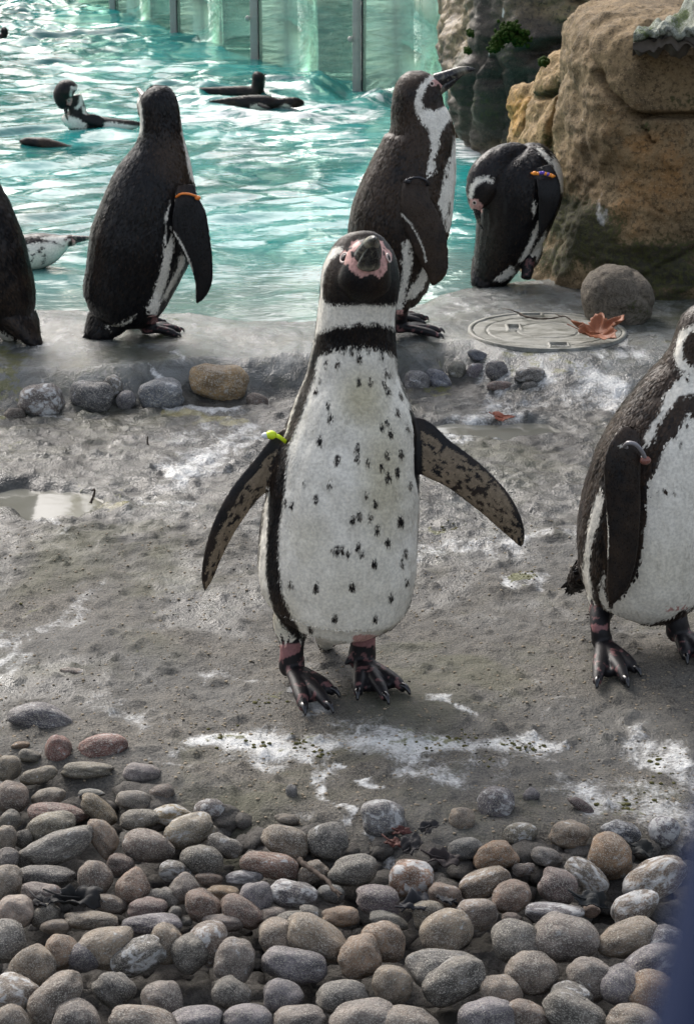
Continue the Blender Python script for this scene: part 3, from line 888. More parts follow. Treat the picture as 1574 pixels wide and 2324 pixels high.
def penguin(name, label, group, org, yaw, body, lofts, polys, spots=(), soft=2.0, voxel=.0024, smooth=3, k=1.0, brown=.35, fsize=(.0092, .0040), nfe=16000,
            face=None, canon=True, brownmap=None, cat='penguin', tail=None, dirt=None):
    """body: rows (u, v, half width in photo units, y[, k]); lofts: (kind, rows (u,v,hw,y), thickness ratio or metres, normal)
    polys: (class, polygon in photo units); everything is traced onto the solid body once and then belongs to it"""
    org = np.asarray(org, float)
    Fr = np.array([math.sin(yaw), -math.cos(yaw), 0.0])         # facing direction (yaw 0: towards -y)
    root = tag(empty(name, org), label, cat, group)
    allV, allF, kd_pts, kd_info = [], [], [], []
    off = 0
    def add(kind, rows, ratio, normal=None, th=None):
        nonlocal off
        A = []
        for r in rows:
            P = ony(r[0], r[1], r[3])
            A.append((*P, r[2] * ((P - CAM) @ FWD) / FPX, r[4] if len(r) > 4 else ratio))
        S = resample(A, 70 if kind == 'body' else 40)
        P, hw, kk = S[:, :3], np.maximum(S[:, 3], .0012), S[:, 4]
        T = nrm(np.gradient(P, axis=0))
        if kind == 'body' or normal is None:
            Sd = nrm(np.cross(T, Fr))
            bad = np.linalg.norm(np.cross(T, Fr), axis=1) < .2
            if bad.any():
                Sd[bad] = nrm(np.cross(T[bad], np.array([0, 0, 1.0]) if kind != 'body' else np.array([.2, .1, 1.0])))
            Fp = nrm(np.cross(Sd, T))
            vd = nrm(P - CAM)
            df, ds = (vd * Fp).sum(1), (vd * Sd).sum(1)
            L = np.maximum(np.hypot(df, ds), 1e-6)
            ef, es = -ds / L, df / L
            a = hw / np.sqrt((kk * ef) ** 2 + es ** 2)
            b = a * kk
            V, F = rings(P, Fp, Sd, b, a, 26)
        else:
            n_ = np.asarray(normal, float)
            Wd = nrm(np.cross(T, n_))
            Fp = nrm(np.cross(Wd, T))
            tt_ = np.full(len(P), th) if th is not None else hw * kk
            tt_ = np.minimum(tt_, np.maximum(hw * .9, .002))
            V, F = rings(P, Wd, Fp, hw, tt_, 22)
        Vv = V[:-2].reshape(len(P), -1, 3)
        th_ = np.arange(Vv.shape[1]) * 2 * math.pi / Vv.shape[1]
        for i in range(len(P)):
            for j in range(0, Vv.shape[1], 2):
                kd_pts.append(Vv[i, j]); kd_info.append((kind, T[i], th_[j], i / len(P)))
        allV.append(V)
        for f in F:
            allF.append(f + off)
        off += len(V)
        return P, T
    Pb, Tb = add('body', body, k)
    for L in lofts:
        add(*L)
    V = np.concatenate(allV)
    Q = [f for f in allF if f.shape[1] == 4]; Tt = [f for f in allF if f.shape[1] == 3]
    me = mesh_np('raw', V - org, [np.concatenate(Q), np.concatenate(Tt)])
    tmp = bpy.data.objects.new('raw', me)
    COL.objects.link(tmp)
    m = tmp.modifiers.new('remesh', 'REMESH'); m.mode = 'VOXEL'; m.voxel_size = voxel; m.use_smooth_shade = True
    m = tmp.modifiers.new('smooth', 'SMOOTH'); m.factor = .5; m.iterations = smooth
    dg = bpy.context.evaluated_depsgraph_get()
    me2 = bpy.data.meshes.new_from_object(tmp.evaluated_get(dg))
    bpy.data.objects.remove(tmp)
    bpy.data.meshes.remove(me)
    me2.name = 'body'
    n = len(me2.vertices)
    V = np.empty(n * 3, np.float32); me2.vertices.foreach_get('co', V); V = V.reshape(-1, 3).astype(float) + org
    N = np.empty(n * 3, np.float32); me2.vertex_normals.foreach_get('vector', N); N = N.reshape(-1, 3).astype(float)
    tuft = fbm((V - org) * np.array([55., 55., 26.]), 3, 77)
    V = V + N * (tuft * np.where(np.abs(tuft) < 2, .0011, 0))[:, None] * (1.0 if nfe > 9000 else .3)
    kd = KDTree(len(kd_pts))
    for i, p in enumerate(kd_pts):
        kd.insert(p, i)
    kd.balance()
    near = np.array([kd.find(p)[1] for p in V])
    kinds = np.array([q[0] for q in kd_info])[near]
    Tv = np.array([q[1] for q in kd_info])[near]
    th = np.array([q[2] for q in kd_info])[near]
    sv = np.array([q[3] for q in kd_info])[near]
    UV = proj(V)
    thinpart = np.isin(kinds, ['flipper', 'leg', 'foot'])
    V = np.where(thinpart[:, None], V - N * (tuft * .0011)[:, None] * (1.0 if nfe > 9000 else .3), V)
    me2.vertices.foreach_set('co', np.ascontiguousarray(V - org, dtype=np.float32).ravel())
    me2.update()
    facing = (N * nrm(V - CAM)).sum(1) < .02
    isb = np.isin(kinds, ['body', 'head', 'neck', 'thigh', 'tail'])
    dth = np.abs((th + math.pi) % (2 * math.pi) - math.pi)
    pxd = ((V - CAM) @ FWD) / FPX
    sd = np.full(n, -30.0)
    if canon:
        sd = np.where((kinds == 'body') & (sv < .62), (1.05 - dth) * 60, -30.0)
        sd = np.maximum(sd, np.where((kinds == 'body') & (sv > .74) & (sv < .83), (1.0 - dth) * 60, -30))
    pk = np.full(n, -30.0); tn = np.full(n, -30.0); sw = np.full(n, -30.0)
    simg = np.full(n, -30.0)
    for cl, poly in polys:
        bb = np.asarray(poly, float)
        sel = facing & (UV[:, 0] > bb[:, 0].min() - 30) & (UV[:, 0] < bb[:, 0].max() + 30) & (UV[:, 1] > bb[:, 1].min() - 30) & (UV[:, 1] < bb[:, 1].max() + 30)
        if not sel.any():
            continue
        d = psd(UV[sel], poly)
        if cl == 'white':
            sel2 = isb[sel]
            ix = np.where(sel)[0][sel2]; simg[ix] = np.maximum(simg[ix], d[sel2])
        elif cl == 'black':
            ix = np.where(sel)[0]; simg[ix] = np.minimum(simg[ix], -d)
        elif cl == 'pink':
            ix = np.where(sel)[0]; pk[ix] = np.maximum(pk[ix], d)
        elif cl == 'nopink':
            ix = np.where(sel)[0]; pk[ix] = np.minimum(pk[ix], -d)
        elif cl == 'tan':
            sel2 = (kinds[sel] == 'flipper')
            ix = np.where(sel)[0][sel2]; tn[ix] = np.maximum(tn[ix], d[sel2])
        elif cl == 'fwhite':
            sel2 = (kinds[sel] == 'flipper')
            ix = np.where(sel)[0][sel2]; sw[ix] = np.maximum(sw[ix], d[sel2])
    sd = np.where(facing, simg, sd)
    sd = np.where(isb, sd, -30)
    for s_ in spots:
        u, v, r = s_[:3]
        d = np.hypot((UV[:, 0] - u) * 1.25, (UV[:, 1] - v) * .85) - r * 1.12
        sd = np.where(facing, np.minimum(sd, d), sd)
    # ---- colours
    loc = V - org
    n1 = fbm(loc * 60, 3, 5); n2 = fbm(loc * 260, 2, 6); nst = fbm(loc * np.array([320, 320, 320.]), 2, 8)
    br = np.clip(brown + (.30 * n1 + .45 * fbm(loc * 16, 2, 15)) * (.45 if brown < 0 else 1), 0, 1)
    if brownmap is not None:
        for (u, v, ru, rv, s_) in brownmap:
            br = np.clip(br + s_ * sstep(1.4, .2, np.hypot((UV[:, 0] - u) / ru, (UV[:, 1] - v) / rv)), 0, 1)
    whitec = WHITEC * (1 + .06 * n1[:, None])
    if dirt is not None:
        for (u, v, ru, rv, s_) in dirt:
            f = s_ * sstep(1.5, .1, np.hypot((UV[:, 0] - u) / ru, (UV[:, 1] - v) / rv)) * facing
            whitec = whitec * (1 - f[:, None]) + f[:, None] * np.array([.50, .44, .26])
    def classify(sd_, pk_, tn_, sw_, br_, wh_, skin_, ns_):
        c = BLACKC * (1 - br_[:, None]) + BROWNC * br_[:, None]
        f_ = sstep(-soft, soft, sd_)[:, None]
        c = c * (1 - f_) + wh_ * f_
        ft = tn_ + 0
        c = np.where(((ft > 0) & (ns_ < .26))[:, None], TANC * (1 + .3 * ns_[:, None]), c)
        c = np.where((sw_ > 0)[:, None], WHITEC * .8, c)
        c = np.where(skin_[:, None], np.where((ns_ > .52)[:, None], LEGPINK, SKINC), c)
        mot = (.30 * ns_ + .12 - .5 * np.clip(ns_ - .45, 0, 1) * 3)[:, None]
        c = np.where((pk_ > 0)[:, None], np.where(skin_[:, None], LEGPINK * 1.8, np.maximum(PINKC * (.95 + mot), .02)), c)
        return c
    skin = np.isin(kinds, ['leg', 'foot'])
    nleg = fbm(loc * 120 + 9, 3, 21) - .08
    nsv = np.where(skin, nleg, np.where(tn > -30, fbm((loc - Tv * ((loc * Tv).sum(1) * .78)[:, None]) * 230, 2, 23), nst))
    pkn = pk + np.where(skin, 5 * n1, 2.0 * n2)
    cattr(me2, 'Col', classify(sd + 2.5 * n2, pkn, tn + 3 * n1, sw, br, whitec, skin, nsv))
    link('body', me2, BODYM, root)
    # ---- plumage: small overlapping feathers over body, head and flippers
    me2.calc_loop_triangles()
    tri = np.empty(len(me2.loop_triangles) * 3, np.int32)
    me2.loop_triangles.foreach_get('vertices', tri); tri = tri.reshape(-1, 3)
    ar = np.linalg.norm(np.cross(V[tri[:, 1]] - V[tri[:, 0]], V[tri[:, 2]] - V[tri[:, 0]]), axis=1)
    wgt = np.where(np.isin(kinds, ['body', 'neck', 'thigh', 'tail']), 1.0, np.where(kinds == 'head', 2.2, np.where(kinds == 'flipper', 1.5, 0.0)))
    wgt = np.where((pk > -2) & ~skin, 0, wgt)
    wgt = wgt * np.where(facing | (N[:, 2] > .2), 1.0, .45)
    if face is not None:
        fb = ony(*face['base'])
        df = np.linalg.norm(V - fb, axis=1)
        wgt = wgt * np.where(df < .020, 0.0, 1.0) * np.where(df < .10, 1.8, 1.0)
    pr = ar * wgt[tri].mean(1)
    if nfe > 0 and pr.sum() > 0:
        o = np.random.default_rng(int(abs(org[0]) * 1e4) + 11)
        ti = o.choice(len(tri), nfe, p=pr / pr.sum())
        bc = o.dirichlet((1, 1, 1), nfe)
        def lerp(A):
            B = A[tri[ti]]
            return (B * (bc if A.ndim == 1 else bc[..., None])).sum(1)
        P, Nn, D = lerp(V), nrm(lerp(N)), -lerp(Tv)
        isf = kinds[tri[ti, 0]] == 'flipper'
        D = np.where(isf[:, None], -D, D)
        sz = np.ones(nfe)
        if face is not None:
            rv = P - fb
            dist = np.linalg.norm(rv, axis=1)
            f = sstep(.10, .045, dist)[:, None]
            D = D * (1 - f) + nrm(rv) * f
            sz = 1 - .55 * sstep(.13, .05, dist)
        D = D - Nn * (D * Nn).sum(1, keepdims=True)
        D = nrm(nrm(D) + .16 * o.normal(size=(nfe, 3)))
        D = nrm(D - Nn * (D * Nn).sum(1, keepdims=True))
        Tg = np.cross(Nn, D)
        sz = sz * np.where(isf, .45, 1.0) * o.uniform(.75, 1.25, nfe)
        L, W = fsize[0] * sz, fsize[1] * sz
        wz = np.where(lerp(sd) > 1, .10, 1.0)
        h1, h2 = (.00045 * sz * wz)[:, None], (.0011 * sz * wz * o.uniform(.4, 1.6, nfe))[:, None]
        p0 = P - Nn * .0006
        pl = P + D * (.55 * L)[:, None] + Tg * (.5 * W)[:, None] + Nn * h1 * .6
        pr_ = P + D * (.55 * L)[:, None] - Tg * (.5 * W)[:, None] + Nn * h1 * .6
        pm = P + D * (.6 * L)[:, None] + Nn * (h1 * 1.5)
        pt = P + D * L[:, None] + Nn * h2
        FV = np.stack([p0, pl, pt, pr_, pm], 1).reshape(-1, 3)
        b5 = (np.arange(nfe) * 5)[:, None]
        FF = np.concatenate([b5 + [0, 4, 1], b5 + [1, 4, 2], b5 + [4, 3, 2], b5 + [0, 3, 4]])
        rs = o.normal(size=nfe)
        skz = np.zeros(nfe, bool)
        col = classify(lerp(sd) + 1.2 * rs, np.full(nfe, -9.0), lerp(tn) + 2 * rs, lerp(sw), np.clip(lerp(br) + .22 * o.normal(size=nfe), 0, 1), lerp(whitec), skz, lerp(nsv) + .05 * rs)
        col = col * (1 + (np.where(wz < .9, .025, .30) * o.uniform(-1, 1, nfe)))[:, None]
        c5 = np.repeat(col, 5, 0)
        dk = col.mean(1) < .1
        tipf = np.where(dk, 1.6, 1.0)
        c5[2::5] = col * tipf[:, None]
        fm = mesh_np('plumage', FV - org, FF)
        cattr(fm, 'Col', c5)
        wn_ = np.where(wz < .9, .008, .10)[:, None]
        nn = nrm(Nn + wn_ * Tg * o.normal(size=(nfe, 1)) + wn_ * D * (o.normal(size=(nfe, 1)) + .2))
        n5 = np.repeat(nn, 5, 0)
        n5[1::5] = nrm(nn + 2.1 * wn_ * Tg); n5[3::5] = nrm(nn - 2.1 * wn_ * Tg); n5[2::5] = nrm(nn + 1.6 * wn_ * D)
        fm.normals_split_custom_set_from_vertices(n5.tolist())
        tag(link('plumage', fm, FEATHM, root), kind='stuff')
    # ---- beak and eyes
    if face is not None:
        d = nrm(np.asarray(face['dir'], float)); L = face['len']
        up = np.asarray(face.get('up', (0, 0, 1)), float); up = nrm(up - d * (up @ d)); sdv = np.cross(d, up)
        wb, hb = face.get('w', .0105), face.get('h', .0135)
        t = np.linspace(0, 1, 26)
        hook = -.16 * np.maximum(t - .62, 0) ** 1.6 * 3.2 * L
        Pu = fb + d * (t * L)[:, None] - d * .012 * (1 - t)[:, None] + up * (hb * .30 + hook)[:, None]
        pw = np.clip(1 - t ** 2.4, 0, 1) ** .55
        Vb, Fb = rings(Pu, np.repeat(sdv[None], 26, 0), np.repeat(up[None], 26, 0), wb * (.30 + .70 * (1 - t) ** .7) * pw + .0006, hb * (.66 - .10 * np.sin(t * 3.1)) * (1 - .30 * t) * pw + .0006, 20)
        ub = mesh_np('upper_beak', Vb - org, Fb)
        tq = np.concatenate([np.repeat(t, 20), [0, 1]])
        attr(ub, 'band', sstep(.52, .62, tq) * sstep(.86, .76, tq) * .55)
        link('upper_beak', ub, BEAKM, root)
        tl_ = t * .66
        Pl = fb + d * (tl_ * L)[:, None] - d * .012 * (1 - t)[:, None] - up * (hb * .40 - .46 * hb * t)[:, None]
        Vb, Fb = rings(Pl, np.repeat(sdv[None], 26, 0), np.repeat(up[None], 26, 0), wb * .84 * (.35 + .65 * (1 - t) ** .7) * pw + .0005, hb * .40 * (1 - .45 * t) * pw + .0005, 18)
        lbm = mesh_np('lower_beak', Vb - org, Fb)
        tq = np.concatenate([np.repeat(t, 18), [0, 1]])
        attr(lbm, 'band', sstep(.30, .05, tq) * .5)
        link('lower_beak', lbm, BEAKM, root)
        from mathutils.bvhtree import BVHTree
        bvh = BVHTree.FromPolygons([tuple(p) for p in V], [tuple(x) for x in tri.tolist()])
        for (u, v, r) in face.get('eyes', []):
            rr = nrm(ray(u, v))
            hit, hn, _, _ = bvh.ray_cast(Vector(CAM), Vector(rr))
            if hit is None:
                continue
            hit = np.array(hit); hn = np.array(hn)
            rad = r * np.linalg.norm(hit - CAM) / FPX
            q = Vector(hn).to_track_quat('Z', 'Y').to_matrix()
            Q3 = np.array(q)
            e = IV3 * np.array([rad, rad, rad * .55]) @ Q3.T + hit + hn * rad * .05
            eo = link('eye', mesh_np('eye', e - org, IF3), EYEM, root)
            pz = IV2 * np.array([rad * .5, rad * .5, rad * .3]) @ Q3.T + hit + hn * rad * .33
            link('pupil', mesh_np('pupil', pz - org, IF2), PUPM, eo)
            a = np.linspace(0, 2 * math.pi, 28)
            ringp = np.stack([rad * 1.12 * np.cos(a), rad * 1.12 * np.sin(a), np.full(28, rad * .12)], -1) @ Q3.T + hit
            Vr, Fr_ = tube(ringp, rad * .30, 8)
            link('eyelid', mesh_np('eyelid', Vr - org, Fr_), RINGM, eo)
    root['_'] = 0
    del root['_']
    return root, org

def leg_foot(knee, ankle, heel_uv, toes_uv, y_knee, lw=26, gz=0.0, th=.0065):
    """lofts for a leg, three toes and the web between; toes_uv end on the ground"""
    L = []
    hz = onz(heel_uv[0], heel_uv[1], gz + .012)
    ya = hz[1]
    L.append(('leg', [(knee[0], knee[1], lw * 1.25, y_knee), (ankle[0], ankle[1], lw, ya), (heel_uv[0], heel_uv[1] - 8, lw * 1.05, ya), (heel_uv[0], heel_uv[1] + 6, lw * .7, ya - .004)], .9, None))
    tips = [onz(u, v, gz + .006) for u, v in toes_uv]
    top = np.array([hz[0], hz[1] - .002, gz + .021])
    def loft_pts(pts, hws):
        rows = []
        for p, h in zip(pts, hws):
            uv = proj(p[None])[0]
            rows.append((uv[0], uv[1], h * FPX / ((p - CAM) @ FWD), p[1]))
        return rows
    for i, tp in enumerate(tips):
        m1 = top * .62 + tp * .38 + np.array([0, 0, .0035]); m2 = top * .25 + tp * .75 + np.array([0, 0, .004])
        L.append(('foot', loft_pts([top, m1, m2, tp], [.0100, .0098, .0090, .0058]), .8, (0, 0, 1), th * 1.15))
    for a, b in ((0, 1), (1, 2)):
        mid = (tips[a] + tips[b]) / 2
        e = top * .24 + mid * .76
        e[2] = gz + .007
        s = np.linalg.norm(tips[a] - tips[b]) * .46
        L.append(('foot', loft_pts([top - [0, 0, .006], top * .6 + e * .4 - [0, 0, .002], e], [.008, s * .70, s]), .3, (0, 0, 1), .0050))
    return L, tips, top

def claws(root, org, tips, top, k=1.0):
    for tp in tips:
        d = tp - top; d[2] = 0; d = nrm(d)
        P = np.array([tp - d * .007 + [0, 0, .003], tp + d * .001 * k + [0, 0, .0042], tp + d * .005 * k + [0, 0, .0012], tp + d * .0078 * k + [0, 0, -.0042]])
        V, F = tube(resample(P, 10), np.linspace(.0046, .0012, 10) * k, 10)
        link('claw', mesh_np('claw', V - org, F), CLAWM, root)

def tail_blades(root, org, base, dirs, L, w=.007):
    for d in dirs:
        d = nrm(np.asarray(d, float))
        P = np.stack([base + d * t for t in np.linspace(-.01, L, 8)])
        V, F = tube(P, w * np.array([.8, 1, 1, .95, .85, .7, .45, .1]), 8, flat=((d[1] + .01, -d[0], .3), .25))
        link('tail_feather', mesh_np('tail_feather', V - org, F), TAILM, root)
TAILM = plain('tail_feather_black', (.013, .011, .012), .45, .4, 200, .4, .3)

def band(root, org, pts, r, mat, name='flipper_band', label=None, knobs=()):
    P = np.array([ony(*p) for p in pts])
    V, F = tube(resample(P, 40), r, 10, None)
    b = link(name, mesh_np(name, V - org, F), mat, root)
    if label: b['label'] = label
    for (u, v, y, rad, m, nm) in knobs:
        c_ = ony(u, v, y)
        kv = IV2 * rad * np.array([1.15, .9, .9]) + c_
        link(nm, mesh_np(nm, kv - org, IF2), m, b)
    return b

c1 = lambda L: [(425.56 + .50471 * x, 510.67 + .50471 * y) + tuple(q) for x, y, *q in L]
c2 = lambda L: [(425.56 + .50471 * x, 1078.08 + .50471 * y) + tuple(q) for x, y, *q in L]
c7 = lambda L: [(680.89 + .18025 * x, 499.32 + .18025 * y) + tuple(q) for x, y, *q in L]
def thin(L, w):
    L = np.asarray(L, float); T = nrm(np.gradient(L, axis=0)); N_ = np.stack([-T[:, 1], T[:, 0]], -1)
    return [tuple(p) for p in np.concatenate([L + N_ * w, (L - N_ * w)[::-1]])]
GRP = 'penguins standing on the concrete'

# ---------------------------------------------------------------- main penguin, facing the camera
Y0 = 2.375
mb = [(748, 1444, 40, Y0 - .01, 1), (750, 1436, 84, Y0 - .01, .9), (753, 1415, 126, Y0 - .005, .95), (758, 1385, 150, Y0, 1), (763, 1345, 170, Y0), (765, 1300, 178, Y0), (767, 1250, 180, Y0), (770, 1200, 178, Y0),
      (776, 1150, 175, Y0), (780, 1100, 173, Y0), (786, 1050, 166, Y0), (795, 1000, 154, Y0, .95), (799, 950, 142, Y0, .95), (799, 900, 124, Y0), (800, 850, 105, Y0), (804, 800, 96, Y0), (806, 760, 91, Y0),
      (808, 720, 88, Y0 - .003), (812, 680, 88, Y0 - .006), (816, 640, 89, Y0 - .010), (819, 600, 84, Y0 - .010), (820, 568, 70, Y0 - .008), (820, 543, 48, Y0 - .004), (820, 531, 24, Y0), (820, 527, 5, Y0)]
lf, tipA, topA = leg_foot((664, 1405), (662, 1480), (662, 1528), [(690, 1610), (748, 1606), (758, 1572)], Y0 + .015, 27)
lr, tipB, topB = leg_foot((826, 1375), (824, 1450), (820, 1512), [(812, 1576), (876, 1586), (918, 1565)], Y0 + .02, 28)
toe3a = ('foot', [(676, 1530, 9, 2.40), (692, 1535, 7, 2.40), (700, 1544, 3, 2.395)], .8, (0, 0, 1), .005)
toe3b = ('foot', [(805, 1490, 12, 2.40), (790, 1500, 10, 2.395), (782, 1508, 3, 2.39)], .8, (0, 0, 1), .006)
ml = lf + lr + [toe3a, toe3b,
    ('thigh', [(662, 1380, 40, Y0 + .01), (661, 1420, 40, Y0 + .012), (662, 1456, 30, Y0 + .012)], 1.0, None),
    ('thigh', [(840, 1350, 55, Y0 + .01), (832, 1400, 42, Y0 + .015), (826, 1432, 28, Y0 + .018)], 1.0, None),
    ('head', [(822, 668, 40, Y0 - .040), (826, 640, 58, Y0 - .046), (832, 606, 52, Y0 - .050), (834, 578, 46, Y0 - .044), (834, 556, 20, Y0 - .030)], .8, None),
    ('flipper', [(690, 985, 30, Y0 - .005), (655, 1012, 42, Y0 - .012), (610, 1062, 39, Y0 - .018), (562, 1112, 34, Y0 - .024), (527, 1163, 31, Y0 - .028), (498, 1220, 26, Y0 - .030), (480, 1272, 20, Y0 - .030), (470, 1312, 13, Y0 - .028), (465, 1337, 4, Y0 - .026)], .3, (.35, -1, .25), .0062),
    ('flipper', [(905, 985, 50, Y0 - .005), (940, 1005, 60, Y0 - .010), (985, 1036, 52, Y0 - .014), (1035, 1066, 46, Y0 - .018), (1085, 1106, 43, Y0 - .02), (1125, 1145, 38, Y0 - .022), (1155, 1184, 29, Y0 - .022), (1174, 1216, 17, Y0 - .02), (1182, 1238, 5, Y0 - .02)], .3, (-.25, -1, .3), .0062),
    ('tail', [(745, 1380, 50, Y0 + .06), (742, 1430, 34, Y0 + .10), (740, 1470, 14, Y0 + .13)], .5, None)]
mp = [('white', [(718, 818), (726, 802), (742, 796), (770, 788), (800, 785), (830, 785), (858, 789), (884, 796), (897, 806), (900, 840), (912, 880), (930, 915), (945, 955), (958, 1000), (962, 1100), (962, 1200), (955, 1290), (945, 1350), (925, 1400), (880, 1440), (800, 1475), (710, 1480), (690, 1452), (664, 1405), (640, 1345), (633, 1275), (634, 1200), (644, 1130), (652, 1060), (656, 1010), (675, 965), (691, 920), (705, 880), (717, 845)]),
      ('white', [(714, 690), (728, 672), (742, 684), (760, 691), (815, 690), (870, 690), (893, 688), (910, 676), (912, 732), (905, 746), (880, 738), (860, 731), (835, 735), (815, 731), (790, 738), (765, 737), (745, 744), (725, 752), (712, 764), (705, 752)]),
      ('white', [(756, 560), (778, 561), (776, 571), (752, 588), (739, 612), (733, 640), (733, 668), (742, 690), (712, 700), (716, 650), (726, 610), (740, 582)]),
      ('white', [(888, 563), (893, 570), (902, 595), (906, 625), (912, 640), (912, 600), (900, 566)]),
      ('white', [(718, 765), (709, 800), (697, 850), (683, 882), (670, 920), (660, 955), (651, 985), (640, 990), (646, 955), (658, 925), (672, 893), (684, 850), (698, 805), (708, 770)]),
      ('white', [(606, 1095), (612, 1110), (609, 1180), (606, 1240), (604, 1300), (612, 1350), (622, 1392), (640, 1425), (662, 1448), (690, 1452), (690, 1462), (630, 1462), (600, 1400), (590, 1350), (585, 1300), (589, 1240), (597, 1180)]),
      ('pink', c7([(500, 430), (540, 392), (620, 372), (648, 282), (720, 248), (770, 300), (985, 300), (990, 250), (1040, 268), (1078, 350), (1130, 385), (1155, 430), (1140, 520), (1090, 550), (1086, 620), (1045, 690), (990, 725), (930, 695), (860, 705), (760, 722), (690, 680), (618, 610), (615, 560), (570, 570), (510, 520)])),
      ('nopink', c7([(640, 400), (690, 395), (705, 440), (680, 480), (650, 470)])), ('nopink', c7([(1035, 350), (1060, 360), (1066, 440), (1045, 450)])), ('nopink', c7([(560, 370), (640, 330), (655, 350), (600, 400)])),
      ('nopink', c7([(860, 690), (900, 680), (940, 690), (930, 740), (870, 740)])),
      ('pink', [(634, 1464), (680, 1458), (684, 1480), (655, 1492), (634, 1498)]), ('pink', [(800, 1440), (856, 1442), (852, 1466), (812, 1468), (800, 1460)]),
      ('tan', [(956, 980), (981, 988), (1021, 1018), (1072, 1049), (1102, 1074), (1132, 1104), (1152, 1134), (1172, 1175), (1186, 1222), (1180, 1244), (1158, 1236), (1110, 1195), (1050, 1130), (1000, 1096), (956, 1086)]),
      ('tan', [(632, 1018), (597, 1046), (567, 1084), (541, 1128), (508, 1180), (478, 1250), (462, 1320), (470, 1340), (486, 1318), (505, 1270), (535, 1208), (570, 1154), (605, 1116), (624, 1090), (634, 1050)])]
msp = c1([(772, 592, 7), (623, 617, 4), (674, 617, 5), (890, 660, 4.5), (906, 668, 4), (770, 700, 5.5), (822, 700, 5), (882, 712, 5), (896, 742, 6), (955, 760, 4), (578, 742, 4), (598, 692, 3.5), (632, 803, 5), (940, 835, 5),
          (643, 860, 6.5), (893, 880, 5.5), (871, 900, 5.5), (986, 908, 4), (910, 930, 6.5), (595, 965, 7), (764, 997, 6.5), (897, 1025, 6.5), (959, 1022, 6), (675, 1052, 7), (762, 1045, 6), (810, 1062, 5.5), (872, 1080, 6.5), (943, 1103, 7),
          (901, 1130, 8), (528, 1155, 4), (640, 1162, 5.5), (1000, 1165, 4.5), (804, 1207, 5), (578, 1225, 5), (700, 555, 3.5), (735, 562, 5), (812, 558, 4), (872, 580, 5), (770, 545, 5), (840, 545, 4), (905, 560, 4)]) + \
      c2([(844, 122, 6.5), (773, 178, 6.5), (743, 193, 6.5), (822, 187, 6), (957, 203, 8.5), (853, 241, 7), (899, 298, 7), (767, 317, 6.5), (655, 333, 5), (675, 335, 6), (695, 336, 5.5), (722, 348, 6), (787, 355, 6.5), (840, 393, 7), (979, 348, 5), (965, 393, 5),
          (462, 488, 5), (578, 500, 7.5), (740, 498, 8), (986, 477, 5), (915, 545, 6), (663, 635, 6.5), (550, 688, 6), (845, 642, 6), (404, 532, 6), (405, 465, 7), (470, 130, 4.5), (440, 120, 4.5)])
org = onz(770, 1560, 0)
view = nrm(CAM - ony(837, 584, Y0))
fdir = nrm(view * .88 + np.array([.13, 0, 0]) + np.array([0, 0, .42]))
mr, mo = penguin('penguin', 'speckle-bellied penguin facing the camera with flippers spread and a yellow flipper band', GRP, org, R(8), mb, ml, mp, msp, voxel=.0021, smooth=3, k=.98, brown=.20, nfe=85000, soft=3.0, fsize=(.0064, .0019),
    face=dict(base=(838, 580, Y0 - .082), dir=fdir, len=.050, w=.0165, h=.0190, up=(0, 0, 1), eyes=[(781.9, 585.5, 10), (880, 585.5, 8.5)]),
    brownmap=[(760, 630, 30, 40, .25), (725, 790, 20, 120, .3)], dirt=[(820, 900, 60, 70, .75), (870, 1080, 60, 160, .60), (800, 1330, 120, 80, .18), (700, 1220, 50, 60, .25), (640, 1400, 40, 60, .4)])
claws(mr, mo, tipA, topA, 1.25); claws(mr, mo, tipB, topB, 1.25)
YEL = colour('neon_yellow_plastic', (.62, .80, .02)); CLR = colour('clear_plastic_bead', (.62, .65, .68), .1)
yb = Y0 - .012
band(mr, mo, [(614, 987, yb - .022), (630, 990, yb - .026), (645, 1000, yb - .022), (655, 1012, yb - .006), (648, 1016, yb + .012), (628, 1004, yb + .012), (612, 992, yb), (614, 987, yb - .022)], .0026, YEL, label='neon yellow band with a clear bead',
     knobs=[(615, 987, yb - .026, .0065, YEL, 'clasp'), (603, 989, yb - .026, .0050, CLR, 'bead')])

# ---------------------------------------------------------------- left penguin, seen from behind
YL = 4.02
lz = gheight(np.array([-.42]), np.array([4.0]), False)[0][0]
lb = [(262, 736, 30, YL, .9), (266, 722, 62, YL), (275, 696, 86, YL), (284, 666, 97, YL), (296, 630, 104, YL), (309, 590, 112, YL), (321, 550, 117, YL), (334, 500, 112, YL), (345, 450, 104, YL), (355, 400, 89, YL),
      (362, 365, 74, YL), (366, 330, 58, YL), (366, 300, 49, YL), (363, 265, 46, YL), (360, 238, 44, YL), (357, 216, 38, YL), (354, 202, 25, YL), (352, 195, 12, YL), (352, 192, 3, YL)]
l1, tL1, pL1 = leg_foot((342, 690), (338, 728), (335, 752), [(388, 742), (411, 750), (404, 762)], YL - .05, 17, lz)
l2, tL2, pL2 = leg_foot((300, 690), (300, 722), (298, 734), [(352, 726), (372, 732), (352, 740)], YL + .05, 16, lz)
